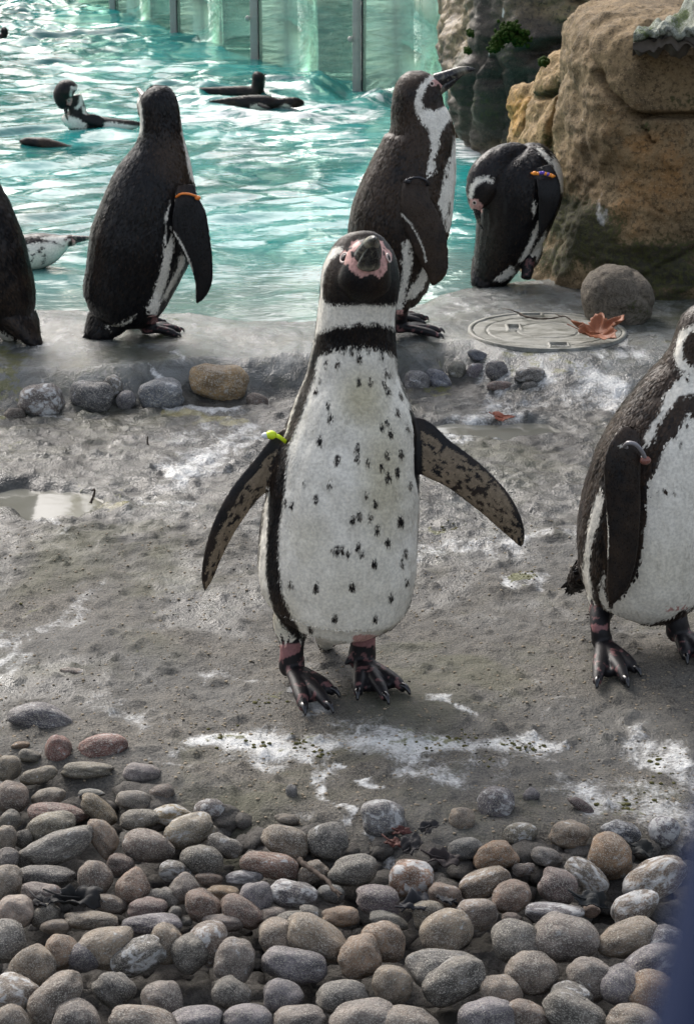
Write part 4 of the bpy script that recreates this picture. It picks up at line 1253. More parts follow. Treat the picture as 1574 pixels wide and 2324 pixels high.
ll = l1 + l2 + [('thigh', [(335, 650, 40, YL - .045), (340, 690, 28, YL - .05), (341, 716, 18, YL - .05)], 1, None),
    ('tail', [(262, 690, 60, YL), (240, 725, 46, YL), (215, 752, 30, YL), (200, 766, 14, YL - .005)], .45, None),
    ('head', [(338, 252, 26, YL + .03), (328, 235, 18, YL + .045), (322, 222, 10, YL + .055)], 1, None),
    ('flipper', [(420, 420, 20, YL - .075), (424, 450, 27, YL - .088), (429, 485, 39, YL - .092), (434, 522, 41, YL - .094), (446, 562, 35, YL - .094), (458, 602, 26, YL - .092), (462, 640, 20, YL - .09), (455, 670, 12, YL - .088), (447, 687, 3, YL - .086)], .3, (.15, -1, .1), .0065)]
z3 = lambda L: [((200 + .5165 * x) / 1.76239, (250 + .5165 * y) / 1.76239) for x, y in L]
lp = [('white', [(409, 270), (418, 275), (430, 330), (445, 370), (458, 400), (458, 420), (447, 412), (436, 410), (427, 385), (421, 350), (414, 320)]),
      ('white', [(440, 420), (447, 418), (458, 430), (458, 470), (440, 470)]), ('white', [(398, 438), (407, 443), (394, 470), (386, 500), (376, 510), (373, 496), (379, 470), (388, 450)]),
      ('white', z3([(905, 1260), (960, 1320), (965, 1400), (945, 1500), (930, 1600), (905, 1700), (870, 1800), (845, 1900), (830, 1955), (750, 1945), (740, 1910), (790, 1850), (820, 1720), (855, 1630), (880, 1500), (885, 1350)])),
      ('white', z3([(1060, 1430), (1010, 1480), (985, 1590), (930, 1700), (870, 1830), (850, 1870), (900, 1840), (960, 1720), (1040, 1570)])),
      ('white', z3([(680, 260), (700, 290), (714, 360), (722, 450), (714, 540), (690, 560), (690, 480), (690, 400), (672, 300)])),
      ('white', z3([(420, 2050), (560, 2005), (660, 1955), (670, 1945), (640, 1990), (540, 2030), (430, 2060)])), ('fwhite', thin(z3([(930, 1270), (1000, 1370), (1050, 1470), (1090, 1570), (1110, 1700), (1130, 1800)]), 2.2)), ('pink', z3([(760, 1960), (825, 1960), (840, 2010), (780, 2020)]))]
org = np.array([ony(335, 755, YL)[0], YL, lz])
pr_, po = penguin('penguin', 'dark-backed penguin seen from behind on the ledge with an orange flipper band', GRP, org, R(128), lb, ll, lp, (), voxel=.0026, smooth=3, k=1.02, brown=-.12, nfe=20000, fsize=(.0105, .0042), canon=True,
    face=dict(base=(324, 220, YL + .056), dir=(-.42, .85, .34), len=.040, w=.008, h=.012, eyes=[]), brownmap=[(400, 350, 60, 60, 1.0), (340, 270, 30, 40, .25), (410, 420, 30, 40, .5), (222, 560, 22, 100, .45)])
claws(pr_, po, tL1, pL1, 1.0); claws(pr_, po, tL2, pL2, 1.0)
tb = ony(208, 752, YL)
tail_blades(pr_, po, tb, [(-.62, -.1, -.62), (-.5, -.25, -.75), (-.35, -.3, -.85), (-.15, -.3, -.9), (.1, -.3, -.85)], .032, .009)
ORA = colour('orange_plastic', (.85, .24, .04))
yb = YL - .09
band(pr_, po, [(400, 447, yb - .002), (412, 440, yb - .014), (428, 440, yb - .016), (442, 444, yb - .012), (452, 448, yb - .004), (444, 452, yb + .012), (420, 454, yb + .014), (400, 447, yb - .002)], .0024, ORA, label='orange band',
     knobs=[(449, 449, yb - .010, .0055, ORA, 'clasp')])

# ---------------------------------------------------------------- middle penguin, in profile to the right
YC = 4.03
zc = gheight(np.array([.14]), np.array([3.98]), False)[0][0]
cb = [(896, 700, 24, YC), (896, 690, 50, YC), (893, 668, 74, YC), (891, 640, 86, YC), (892, 600, 98, YC), (898, 550, 110, YC), (908, 500, 115, YC), (921, 450, 110, YC), (935, 400, 101, YC), (948, 345, 88, YC),
      (956, 305, 77, YC), (953, 275, 69, YC), (948, 250, 62, YC), (947, 225, 58, YC), (947, 205, 54, YC), (950, 185, 44, YC), (954, 170, 28, YC), (956, 163, 14, YC), (956, 160, 3, YC)]
l1, tC1, pC1 = leg_foot((910, 690), (908, 728), (906, 750), [(966, 744), (1000, 752), (998, 764)], YC - .04, 15, zc)
l2, tC2, pC2 = leg_foot((905, 680), (904, 712), (903, 728), [(940, 716), (966, 724), (958, 734)], YC + .04, 14, zc)
cl = l1 + l2 + [('thigh', [(900, 640, 46, YC - .03), (908, 680, 26, YC - .04), (909, 712, 14, YC - .04)], 1, None),
    ('tail', [(860, 660, 60, YC), (825, 715, 40, YC), (800, 755, 16, YC)], .45, None),
    ('head', [(955, 205, 42, YC - .004), (975, 200, 36, YC - .004), (992, 196, 22, YC - .004), (1003, 192, 13, YC - .004)], .8, None),
    ('flipper', [(948, 395, 20, YC - .070), (943, 420, 27, YC - .085), (943, 458, 35, YC - .095), (956, 500, 42, YC - .098), (972, 545, 42, YC - .1), (984, 585, 34, YC - .1), (989, 615, 26, YC - .1), (984, 636, 14, YC - .1), (980, 646, 4, YC - .1)], .3, (.1, -1, .1), .0068)]
z4 = lambda L: [((1300 + .5165 * x) / 1.76239, (200 + .5165 * y) / 1.76239) for x, y in L]
cp = [('white', z4([(850, 172), (878, 190), (842, 232), (795, 272), (765, 332), (752, 390), (758, 438), (780, 458), (850, 468), (910, 438), (930, 430), (985, 500), (990, 520), (960, 540), (930, 580), (890, 630), (880, 680), (885, 740), (860, 790), (842, 830), (852, 880), (860, 920), (830, 960), (800, 990), (785, 930), (798, 850), (812, 780), (822, 720), (803, 650), (788, 600), (738, 540), (700, 470), (692, 400), (706, 340), (738, 270), (790, 222)])),
      ('white', z4([(1000, 650), (985, 720), (970, 800), (930, 900), (910, 1000), (890, 1100), (870, 1170), (900, 1250), (940, 1390), (970, 1390), (1020, 1200), (1050, 1000), (1050, 850), (1035, 700)])),
      ('white', z4([(590, 1270), (660, 1340), (692, 1420), (692, 1500), (682, 1600), (662, 1700), (642, 1800), (622, 1900), (605, 1960), (590, 2015), (530, 2015), (545, 1940), (590, 1800), (600, 1680), (600, 1550), (585, 1450), (580, 1350)])),
      ('white', z4([(780, 1630), (800, 1740), (750, 1850), (670, 1920), (610, 1970), (612, 1950), (640, 1880), (690, 1790), (740, 1700)])),
      ('fwhite', thin(z4([(585, 1260), (660, 1345), (720, 1445), (760, 1545), (778, 1640)]), 1.8)), ('pink', z4([(865, 165), (895, 170), (905, 230), (960, 245), (1020, 262), (985, 302), (950, 305), (895, 290), (880, 265), (820, 282), (812, 250), (850, 225)])), ('pink', z4([(548, 2010), (600, 2010), (600, 2060), (548, 2050)]))]
org = np.array([ony(910, 752, YC)[0], YC, zc])
csp = z4([(965, 1190), (960, 1240), (935, 1300), (615, 1490), (680, 1580), (938, 950), (960, 880), (660, 1540)])
pr_, po = penguin('penguin', 'brown-backed penguin in profile with raised beak, standing behind the speckled one', GRP, org, R(66), cb, cl, cp, [(u, v, 3.0) for u, v in csp], voxel=.0026, smooth=3, k=1.08, brown=.85, nfe=20000, fsize=(.0105, .0044),
    face=dict(base=(1005, 188, YC - .006), dir=(.93, -.10, .42), len=.070, w=.0140, h=.0255, eyes=[(979, 190, 4.2)]), brownmap=[(985, 320, 40, 70, .5), (930, 290, 60, 60, .3), (900, 560, 40, 100, -.5)])
claws(pr_, po, tC1, pC1, 1.0); claws(pr_, po, tC2, pC2, 1.0)
BLK = colour('black_plastic', (.015, .015, .02), .25)
yb = YC - .088
band(pr_, po, [(918, 412, yb - .004), (932, 405, yb - .016), (950, 403, yb - .018), (966, 410, yb - .012), (972, 418, yb - .002), (950, 420, yb + .014), (918, 412, yb - .004)], .0030, BLK, label='black band', knobs=[(925, 411, yb - .012, .0065, BLK, 'clasp')])

# ---------------------------------------------------------------- preening penguin by the boulder
YP = 4.62
zp_ = onz(1115, 640, .03)[2]
pb = [(1106, 650, 24, YP), (1110, 632, 40, YP), (1122, 606, 50, YP), (1132, 580, 60, YP), (1145, 550, 72, YP), (1160, 510, 84, YP), (1172, 465, 93, YP), (1183, 420, 94, YP), (1190, 385, 86, YP), (1192, 358, 68, YP), (1190, 342, 44, YP), (1186, 331, 14, YP)]
pl_ = [('neck', [(1195, 375, 44, YP), (1165, 360, 36, YP - .01), (1130, 372, 38, YP - .03), (1102, 400, 40, YP - .045), (1090, 425, 36, YP - .05)], .9, None),
       ('head', [(1108, 395, 34, YP - .045), (1095, 425, 38, YP - .052), (1086, 450, 30, YP - .058), (1081, 468, 18, YP - .062), (1080, 478, 9, YP - .064)], .9, None),
       ('flipper', [(1228, 380, 22, YP - .075), (1241, 408, 26, YP - .098), (1246, 442, 27, YP - .108), (1241, 478, 21, YP - .108), (1232, 510, 12, YP - .104), (1226, 532, 3, YP - .10)], .3, (.1, -1, .1), .0065),
       ('thigh', [(1180, 540, 50, YP), (1196, 580, 34, YP), (1200, 606, 16, YP)], 1, None),
       ('leg', [(1198, 585, 16, YP - .03), (1196, 614, 14, YP - .04), (1192, 632, 12, YP - .05)], 1, None),
       ('tail', [(1112, 600, 44, YP), (1094, 634, 28, YP - .02), (1085, 654, 18, YP - .03)], .5, None)]
z5 = lambda L: [((1750 + .6506 * x) / 1.76239, (500 + .6506 * y) / 1.76239) for x, y in L]
pp = [('white', z5([(342, 340), (290, 320), (230, 333), (198, 380), (186, 440), (203, 472), (217, 430), (227, 392), (247, 367), (290, 352), (337, 364)])),
      ('white', z5([(590, 125), (650, 155), (692, 215), (694, 250), (662, 208), (615, 165)])), ('white', z5([(690, 170), (740, 220), (780, 300), (770, 420), (745, 400), (708, 330), (702, 240)])),
      ('white', z5([(588, 445), (627, 510), (627, 600), (607, 680), (572, 770), (545, 830), (495, 845), (548, 740), (578, 680), (598, 580), (580, 500)])),
      ('white', z5([(665, 640), (665, 720), (610, 840), (540, 880), (560, 800), (620, 720)])), ('white', z5([(345, 945), (440, 868), (466, 868), (478, 912), (400, 950)])),
      ('pink', z5([(192, 455), (237, 455), (275, 490), (270, 535), (198, 532)]))]
org = np.array([ony(1110, 642, YP)[0], YP, onz(1110, 642, .03)[2]])
pr_, po = penguin('penguin', 'penguin preening its own back beside the big boulder, with an orange and purple bead band', GRP, org, R(150), pb, pl_, pp, (), voxel=.0027, smooth=3, k=1.0, brown=-.05, nfe=14000, fsize=(.0105, .0044), canon=True,
    face=dict(base=(1082, 474, YP - .066), dir=(.25, -.05, -1), len=.05, w=.0085, h=.012, up=(-1, -.2, 0), eyes=[(1076, 460, 4.0)]), brownmap=[(1110, 530, 40, 120, .5), (1180, 600, 50, 40, .3)])
PUR = colour('purple_plastic', (.12, .06, .45)); ORB = colour('orange_bead_plastic', (.88, .30, .03))
yb = YP - .085
bz = [(594, 297), (612, 299), (630, 295), (645, 294), (660, 300), (676, 303), (690, 308), (704, 314)]
bz = z5(bz)
band(pr_, po, [(u, v, yb - .026) for u, v in bz] + [(1258, 400, yb), (1235, 404, yb + .02), (1205, 394, yb), (bz[0][0], bz[0][1], yb - .026)], .0018, ORB, label='band of orange and purple beads',
     knobs=[(u, v, yb - .028, .0056 if i in (0,) else .0045, ORB if i in (0, 1, 4, 6, 7) else PUR, 'bead') for i, (u, v) in enumerate(bz)])

# ---------------------------------------------------------------- penguin cut by the right edge
YR = 2.50
rb = [(1425, 1388, 50, YR), (1428, 1380, 84, YR), (1436, 1355, 118, YR), (1448, 1320, 142, YR), (1462, 1275, 156, YR), (1476, 1200, 166, YR), (1490, 1130, 166, YR), (1506, 1060, 160, YR), (1524, 1000, 146, YR), (1545, 940, 126, YR), (1562, 890, 106, YR),
      (1578, 850, 88, YR), (1592, 810, 78, YR), (1603, 770, 74, YR), (1611, 740, 70, YR), (1617, 715, 58, YR), (1620, 700, 42, YR), (1622, 690, 22, YR), (1623, 685, 5, YR)]
l1, tR1, pR1 = leg_foot((1362, 1365), (1361, 1430), (1366, 1470), [(1354, 1550), (1420, 1548), (1444, 1524)], YR + .0, 22)
l2, tR2, pR2 = leg_foot((1530, 1350), (1534, 1405), (1538, 1450), [(1556, 1496), (1605, 1500), (1630, 1480)], YR + .06, 25)
rl = l1 + l2 + [('foot', [(1522, 1432, 9, 2.57), (1512, 1442, 7, 2.56), (1508, 1454, 3, 2.555)], .8, (0, 0, 1), .005),
    ('thigh', [(1385, 1310, 66, YR), (1370, 1360, 40, YR), (1362, 1402, 24, YR)], 1, None), ('thigh', [(1520, 1310, 60, YR + .04), (1530, 1350, 40, YR + .05), (1532, 1380, 27, YR + .055)], 1, None),
    ('tail', [(1350, 1290, 40, YR + .06), (1315, 1318, 22, YR + .08), (1300, 1338, 10, YR + .09)], .5, None),
    ('head', [(1630, 800, 50, YR - .01), (1660, 785, 44, YR - .01), (1690, 778, 26, YR - .01)], .9, None),
    ('flipper', [(1432, 975, 26, YR - .085), (1420, 1008, 36, YR - .098), (1412, 1045, 42, YR - .102), (1411, 1095, 42, YR - .104), (1413, 1150, 40, YR - .104), (1413, 1220, 36, YR - .104), (1407, 1290, 31, YR - .102), (1396, 1338, 22, YR - .1), (1386, 1368, 6, YR - .098)], .3, (.0, -1, .15), .0068)]
z6 = lambda L: [((2200 + .7104 * x) / 1.76239, (1150 + .7104 * y) / 1.76239) for x, y in L]
rp = [('white', z6([(900, 180), (808, 203), (740, 228), (708, 290), (702, 380), (716, 440), (728, 462), (758, 472), (690, 540), (648, 580), (638, 650), (588, 740), (543, 800), (528, 850), (535, 892), (556, 880), (580, 832), (600, 862), (612, 770), (662, 690), (722, 612), (808, 592), (900, 560), (900, 420), (830, 440), (780, 428), (750, 380), (750, 300), (780, 252), (830, 235), (900, 230)])),
      ('white', z6([(950, 720), (808, 712), (758, 698), (753, 742), (718, 800), (658, 870), (618, 950), (613, 1002), (578, 1042), (518, 1140), (503, 1300), (498, 1450), (468, 1600), (438, 1700), (328, 1800), (335, 1850), (450, 1905), (600, 1885), (700, 1840), (808, 1790), (1000, 1680), (1100, 1200), (1050, 850)])),
      ('white', z6([(280, 1115), (302, 1170), (292, 1250), (262, 1350), (232, 1450), (222, 1600), (242, 1760), (300, 1840), (330, 1830), (325, 1885), (225, 1885), (200, 1750), (180, 1600), (186, 1500), (207, 1350), (248, 1200)])),
      ('white', z6([(303, 1590), (305, 1700), (335, 1795), (310, 1812), (280, 1760), (272, 1680)])),
      ('fwhite', thin(z6([(285, 1110), (300, 1200), (315, 1300), (322, 1400), (322, 1500), (310, 1600), (300, 1700), (300, 1780)]), 2.2)), ('pink', z6([(230, 1905), (325, 1890), (325, 1930), (235, 1945)])), ('pink', z6([(640, 1800), (770, 1790), (770, 1812), (650, 1825)])), ('fwhite', z6([(380, 890), (410, 880), (412, 895), (385, 900)]))]
org = onz(1400, 1520, 0)
rsp = z6([(600, 1140), (640, 1130), (695, 1155), (733, 885), (772, 500), (776, 760)])
pr_, po = penguin('penguin', 'white-bellied penguin cut off by the right edge of the photo, wearing a grey flipper band', GRP, org, R(46), rb, rl, rp, [(u, v, 4.2) for u, v in rsp], voxel=.0023, smooth=3, k=1.04, brown=.50, nfe=22000, fsize=(.0090, .0038),
    face=dict(base=(1695, 775, YR - .02), dir=(.95, -.25, .1), len=.055, w=.010, h=.014, eyes=[]), brownmap=[(1440, 960, 70, 90, .35), (1520, 860, 40, 60, .2), (1340, 1250, 30, 120, -.2)], dirt=[(1500, 1290, 90, 70, .2)])
claws(pr_, po, tR1, pR1, 1.2); claws(pr_, po, tR2, pR2, 1.2)
tb = ony(1312, 1312, YR + .08)
tail_blades(pr_, po, tb, [(-.6, 0, -.75), (-.45, .1, -.85), (-.3, .2, -.9), (-.75, .1, -.5)], .03, .007)
GRY = colour('grey_plastic', (.22, .21, .22), .25); RBD = colour('red_brown_bead', (.22, .09, .07), .3)
yb = YR - .104
band(pr_, po, [(1416, 1012, yb - .004), (1426, 1005, yb - .016), (1440, 1008, yb - .018), (1452, 1020, yb - .016), (1461, 1036, yb - .010), (1462, 1044, yb - .004), (1440, 1030, yb + .012), (1416, 1012, yb - .004)], .0028, GRY, label='grey band with a red-brown bead',
     knobs=[(1463, 1045, yb - .008, .0065, RBD, 'bead')])

# ---------------------------------------------------------------- penguin cut by the left edge
YE = 4.02
eb = [(30, 765, 24, YE), (26, 745, 44, YE), (16, 715, 66, YE), (0, 670, 84, YE), (-18, 625, 92, YE), (-34, 580, 97, YE), (-48, 530, 94, YE), (-60, 480, 86, YE), (-70, 435, 74, YE), (-78, 390, 60, YE), (-82, 345, 50, YE), (-84, 300, 47, YE), (-86, 260, 40, YE), (-86, 240, 20, YE), (-86, 236, 4, YE)]
l1, tE1, pE1 = leg_foot((-40, 700), (-44, 740), (-46, 764), [(-90, 752), (-112, 764), (-96, 774)], YE - .04, 16, lz)
el = l1 + [('thigh', [(-30, 660, 44, YE - .04), (-40, 700, 28, YE - .04), (-42, 724, 17, YE - .04)], 1, None),
    ('tail', [(40, 720, 44, YE - .01), (62, 752, 30, YE - .03), (78, 778, 17, YE - .04), (86, 792, 8, YE - .05)], .5, None),
    ('head', [(-100, 285, 38, YE), (-125, 282, 26, YE), (-140, 280, 12, YE)], .9, None),
    ('flipper', [(-120, 420, 24, YE - .08), (-126, 470, 36, YE - .09), (-128, 540, 36, YE - .095), (-120, 610, 24, YE - .09), (-112, 660, 5, YE - .09)], .3, (0, -1, .1), .0065)]
org = np.array([ony(-44, 765, YE)[0], YE, lz])
pr_, po = penguin('penguin', 'dark penguin back and tail cut off by the left edge of the photo', GRP, org, R(-120), eb, el, [('white', [(-40, 745), (5, 752), (40, 772), (58, 790), (40, 790), (-40, 775)])], (), voxel=.0030, smooth=3, k=1.0, brown=.22, nfe=14000, fsize=(.0115, .0044), canon=True,
    face=dict(base=(-138, 280, YE - .01), dir=(-1, 0, .1), len=.055, w=.009, h=.013, eyes=[]), brownmap=[(30, 740, 60, 60, .25)])
claws(pr_, po, tE1, pE1, 1.0)
tb = ony(76, 770, YE - .04)
tail_blades(pr_, po, tb, [(.35, -.3, -.9), (.5, -.25, -.8), (.62, -.2, -.7), (.2, -.3, -.95), (.05, -.3, -.95)], .035, .009)

# ---------------------------------------------------------------- penguins in the water
def swimmer(label, y, yaw, body, lofts, polys, spots=(), face=None, k=1.0, brown=.05, nfe=5000, voxel=.0036, o=None):
    c_ = ony(o[0], o[1], y)
    return penguin('penguin', label, 'penguins swimming in the pool', (c_[0], y, WZ), yaw, body, lofts, polys, spots, voxel=voxel, smooth=3, k=k, brown=brown, nfe=nfe, fsize=(.011, .0048), face=face, canon=False)
yw = 7.45
swimmer('penguin floating upright with bowed head, preening its white breast', yw, R(-60), [(146, 280, 10, yw), (152, 276, 17, yw), (175, 276, 24, yw), (205, 282, 22, yw), (240, 285, 19, yw), (280, 285, 14, yw), (310, 283, 8, yw), (324, 281, 2, yw)],
        [('neck', [(176, 275, 24, yw), (176, 255, 21, yw), (172, 235, 19, yw), (166, 218, 20, yw)], .9, None),
         ('head', [(166, 212, 20, yw - .005), (152, 205, 24, yw - .01), (140, 214, 19, yw - .012), (142, 232, 15, yw - .016), (148, 246, 8, yw - .02)], .9, None),
         ('flipper', [(190, 268, 8, yw - .03), (215, 272, 13, yw - .034), (235, 280, 10, yw - .034)], .3, (0, -1, .3), .006)],
        [('white', [(160, 196), (172, 194), (184, 202), (190, 218), (188, 240), (175, 248), (168, 246), (178, 236), (180, 220), (174, 206), (164, 204), (162, 222), (158, 222)]),
         ('white', [(142, 262), (158, 262), (176, 268), (196, 278), (198, 292), (140, 292)]), ('white', [(184, 238), (196, 244), (198, 262), (190, 262)]), ('white', [(228, 276), (255, 277), (290, 283), (320, 286), (320, 300), (226, 300)]),
         ('pink', [(152, 226), (162, 218), (166, 228), (160, 240), (152, 238)])],
        face=dict(base=(150, 242, yw - .022), dir=(.12, -.2, -1), len=.055, w=.008, h=.012, up=(-1, -.3, 0), eyes=[(157, 228, 2.4)]), o=(200, 285))
yw = 8.7
swimmer('dark penguin swimming with its head raised, the farther of the dark pair', yw, R(90), [(420, 207, 3, yw), (440, 208, 8, yw), (480, 210, 12, yw), (520, 211, 15, yw), (560, 212, 17, yw), (590, 213, 14, yw), (602, 213, 5, yw)],
        [('neck', [(580, 212, 16, yw), (585, 196, 15, yw), (587, 182, 15, yw), (588, 170, 14, yw), (590, 164, 7, yw)], .9, None)], [('white', [(600, 176), (606, 176), (606, 205), (600, 205)])], o=(510, 215),
        face=dict(base=(596, 174, yw + .02), dir=(.3, .9, .1), len=.05, w=.008, h=.011, eyes=[]))
yw = 8.05
swimmer('dark penguin swimming low and flat, the nearer of the dark pair', yw, R(90), [(478, 230, 2, yw), (505, 230, 6, yw), (540, 231, 12, yw), (575, 233, 17, yw), (610, 234, 16, yw), (632, 233, 10, yw), (655, 232, 11, yw), (674, 233, 11, yw), (686, 234, 6, yw), (691, 235, 2, yw)],
        [('flipper', [(585, 236, 5, yw - .06), (600, 242, 7, yw - .075), (612, 246, 4, yw - .08)], .3, (0, -.4, 1), .005)], [('white', [(572, 240), (590, 236), (604, 239), (610, 250), (572, 250)]), ('white', [(640, 240), (652, 236), (662, 240), (660, 250), (640, 250)])], brown=.12, o=(590, 242))
yw = 7.05
swimmer('half-submerged penguin with only its wet grey back showing, left of the preening swimmer', yw, R(-90), [(48, 320, 3, yw), (56, 322, 9, yw), (76, 324, 12, yw), (100, 328, 15, yw), (130, 334, 13, yw), (158, 338, 8, yw), (180, 341, 4, yw), (198, 343, 1.5, yw)], [], [], brown=.45, o=(110, 335))
yw = 4.88
swimmer('penguin rolled on its side in the water showing a white spotted belly', yw, R(-10), [(20, 575, 24, yw), (50, 573, 38, yw), (85, 570, 40, yw), (115, 562, 34, yw), (138, 553, 22, yw), (152, 547, 14, yw), (165, 545, 13, yw), (174, 544, 9, yw), (180, 544, 3, yw)],
        [('tail', [(30, 575, 20, yw), (0, 578, 14, yw), (-20, 580, 4, yw)], .5, None)],
        [('white', [(20, 552), (70, 552), (118, 549), (128, 553), (138, 557), (160, 560), (130, 590), (90, 620), (20, 630)]), ('white', [(96, 540), (118, 536), (150, 537), (160, 546), (152, 558), (140, 556), (128, 548), (110, 546)]),
         ('black', [(146, 543), (150, 540), (155, 543), (150, 549)]), ('pink', [(164, 538), (171, 538), (172, 556), (165, 556)])], [(100, 563, 3), (96, 570, 3), (82, 578, 3.5), (104, 580, 3.5), (66, 568, 3), (104, 592, 3.5), (72, 592, 3)],
        face=dict(base=(176, 544, yw - .004), dir=(1, -.1, .05), len=.05, w=.0085, h=.012, eyes=[(151, 544, 2.2)]), o=(90, 575), brown=.1)
yw = 11.2
swimmer('dark head of a distant swimming penguin at the left edge, above all others', yw, R(-90), [(-60, 86, 4, yw), (-30, 88, 10, yw), (0, 86, 10, yw), (8, 82, 8, yw), (11, 74, 8, yw), (8, 66, 7, yw), (6, 62, 2, yw)], [], [], brown=.2, nfe=1500, o=(0, 88))

# ================================================================== DRAIN COVER, LEAVES, TWIGS
zc_ = gheight(np.array([.42]), np.array([4.04]), False)[0][0]
cc = onz(1240, 752, zc_ + .002)
DC = Mat('weathered_cover', .5, .4)
_c = DC.coord()
_n = DC.noise(DC.coord('Object', (1, 3, 1)), 14, 6, .68, .8)
DC.set('Base Color', DC.mix(DC.ramp(_n, .35, .66), (.085, .085, .066), DC.mix(DC.noise(_c, 90), (.18, .18, .155), (.31, .31, .285))))
DC.set('Roughness', DC.ramp(_n, .3, .7, .35, .75))
DC.bump(_n, .4, .004)
mhole = tag(empty('drain_cover', cc), 'round pale drain cover with three dark slots set in the ledge', 'drain cover')
RAD = .166
def disc(r0, r1, z0, z1, seg=72):
    th = np.linspace(0, 2 * math.pi, seg, endpoint=False)
    rr = [(r0, z0), (r0, z1), (r1, z1), (r1, z0)]
    V = np.array([[r * math.cos(t), r * math.sin(t), z] for r, z in rr for t in th])
    F = []
    for k in range(3):
        for j in range(seg):
            F.append([k * seg + j, k * seg + (j + 1) % seg, (k + 1) * seg + (j + 1) % seg, (k + 1) * seg + j])
    return V, np.array(F)[:, ::-1]
V, F = disc(RAD * .965, RAD * 1.02, -.012, .0035)
link('cover_rim', mesh_np('cover_rim', V, F, False), DC.m, mhole)
# lid: grid disc with real recesses for the slots and a moulded ring
gr = np.linspace(-1, 1, 150)
LX, LY = np.meshgrid(gr * RAD * .955, gr * RAD * .955)
rad = np.hypot(LX, LY)
slots = []
for (u, v, hu, hv) in [(1166, 746, 12, 6), (1268, 785, 18, 4), (1203, 716, 24, 3.2)]:
    p = onz(u, v, cc[2]) - cc
    slots.append((p[0], p[1], hu / FPX * 4.15, abs(onz(u, v - hv, cc[2])[1] - onz(u, v + hv, cc[2])[1]) / 2))
Z = .0018 + .0012 * fbm(np.stack([LX, LY], -1) * 20, 3, 3) - .0022 * (np.abs(rad - RAD * .78) < .0022) - .0022 * (np.abs(rad - RAD * .40) < .002)
for (sx, sy, hx, hy) in slots:
    ins = (np.abs(LX - sx) < hx) & (np.abs(LY - sy) < hy)
    coll = (np.abs(LX - sx) < hx + .005) & (np.abs(LY - sy) < hy + .006)
    Z = np.where(coll, .0042, Z)
    Z = np.where(ins, -.03, Z)
ins = rad < RAD * .957
ids = np.arange(150 * 150).reshape(150, 150)
q = np.stack([ids[:-1, :-1], ids[:-1, 1:], ids[1:, 1:], ids[1:, :-1]], -1).reshape(-1, 4)
q = q[ins.ravel()[q].all(1)]
link('cover_lid', mesh_np('cover_lid', np.stack([LX, LY, Z], -1).reshape(-1, 3), q, False), DC.m, mhole)
for (sx, sy, hx, hy) in slots:
    V, F = box_oriented(np.array([sx, sy, 0]), np.array([hx * .92, 0, 0]), np.array([0, hy * .92, 0]), (-.034, -.026))
    link('slot', mesh_np('slot', V, F, False), BLACK, mhole)  # black block paints the depth of the recess dark

def leaf_mesh(r, lobes, bend, seed, nr=9, seg=60, ripple=.06):
    o = np.random.default_rng(seed)
    th = np.linspace(0, 2 * math.pi, seg, endpoint=False)
    prof = .55 + .45 * np.abs(np.cos(th * lobes / 2)) ** 1.6 + .06 * np.sin(th * 19) + .05 * o.normal(size=seg)
    V = []
    for k in range(nr + 1):
        f = k / nr
        x, y = r * f * prof * np.cos(th), r * f * prof * np.sin(th) * .8
        z = r * (bend * (np.cos(th) * f) ** 2 + ripple * np.sin(3 * th + f * 4) * f + .35 * bend * (np.sin(th) * f) ** 2 + .05 * f * np.cos(lobes * th))
        V.append(np.stack([x, y, z], -1))
    V = np.concatenate(V)
    F = []
    for k in range(nr):
        for j in range(seg):
            F.append([k * seg + j, k * seg + (j + 1) % seg, (k + 1) * seg + (j + 1) % seg, (k + 1) * seg + j])
    return V, np.array(F)
def scrap_mesh(r, seed, seg=40, nr=7):
    o = np.random.default_rng(seed)
    th = np.linspace(0, 2 * math.pi, seg, endpoint=False)
    prof = .75 + .28 * vnoise(np.stack([np.cos(th), np.sin(th)], -1) * 1.4 + seed, seed) + .16 * vnoise(np.stack([np.cos(th), np.sin(th)], -1) * 5 + seed, seed + 1)
    V = []
    for k in range(nr + 1):
        f = k / nr
        x, y = r * f * prof * np.cos(th), r * .62 * f * prof * np.sin(th)
        p = np.stack([x, y], -1) / r
        z = r * (.30 * np.abs(p[:, 1] + .2 * p[:, 0]) + .26 * vnoise(p * 2.2 + seed, seed + 2) + .12 * vnoise(p * 5 + seed, seed + 3))
        V.append(np.stack([x, y, z], -1))
    V = np.concatenate(V)
    F = [[k * seg + j, k * seg + (j + 1) % seg, (k + 1) * seg + (j + 1) % seg, (k + 1) * seg + j] for k in range(nr) for j in range(seg)]
    return V, np.array(F)
def leaf(name, label, c, r, lobes, bend, rgb, rot, seed, flat=1.0, rough=.6):
    V, F = leaf_mesh(r, lobes, bend, seed) if name == 'dry_leaf' else scrap_mesh(r, seed)
    t = tag(empty(name, c), label, 'leaf')
    t.rotation_euler = rot
    M = plain(name + '_skin', rgb, rough, .4, 120, .45, .5)
    b = link('blade', mesh_np('blade', V, F), M, t)
    s = b.modifiers.new('thick', 'SOLIDIFY'); s.thickness = .0012
    V, F = tube(np.array([[r * .1, 0, .001], [-r * .5, 0, r * (bend * .25) + .002], [-r * 1.1, .1 * r, r * bend * .9 + .003]]), .0011, 6)
    link('stalk', mesh_np('stalk', V, F), M, t)
    return t
lc = onz(1354, 758, zc_ + .020)
leaf('dry_leaf', 'curled orange-brown dry maple leaf on the drain cover', lc, .060, 5, .55, (.21, .066, .024), (.30, -.1, .25), 4)
lc = onz(1137, 951, 0)
leaf('dry_leaf', 'small rust-red leaf lying in the long puddle', lc + [0, 0, .002], .024, 3, .25, (.16, .035, .012), (.2, .15, .1), 6)
DK = [(1060 * 1, 0)]
zl = zo(1300, 3000, .44473)
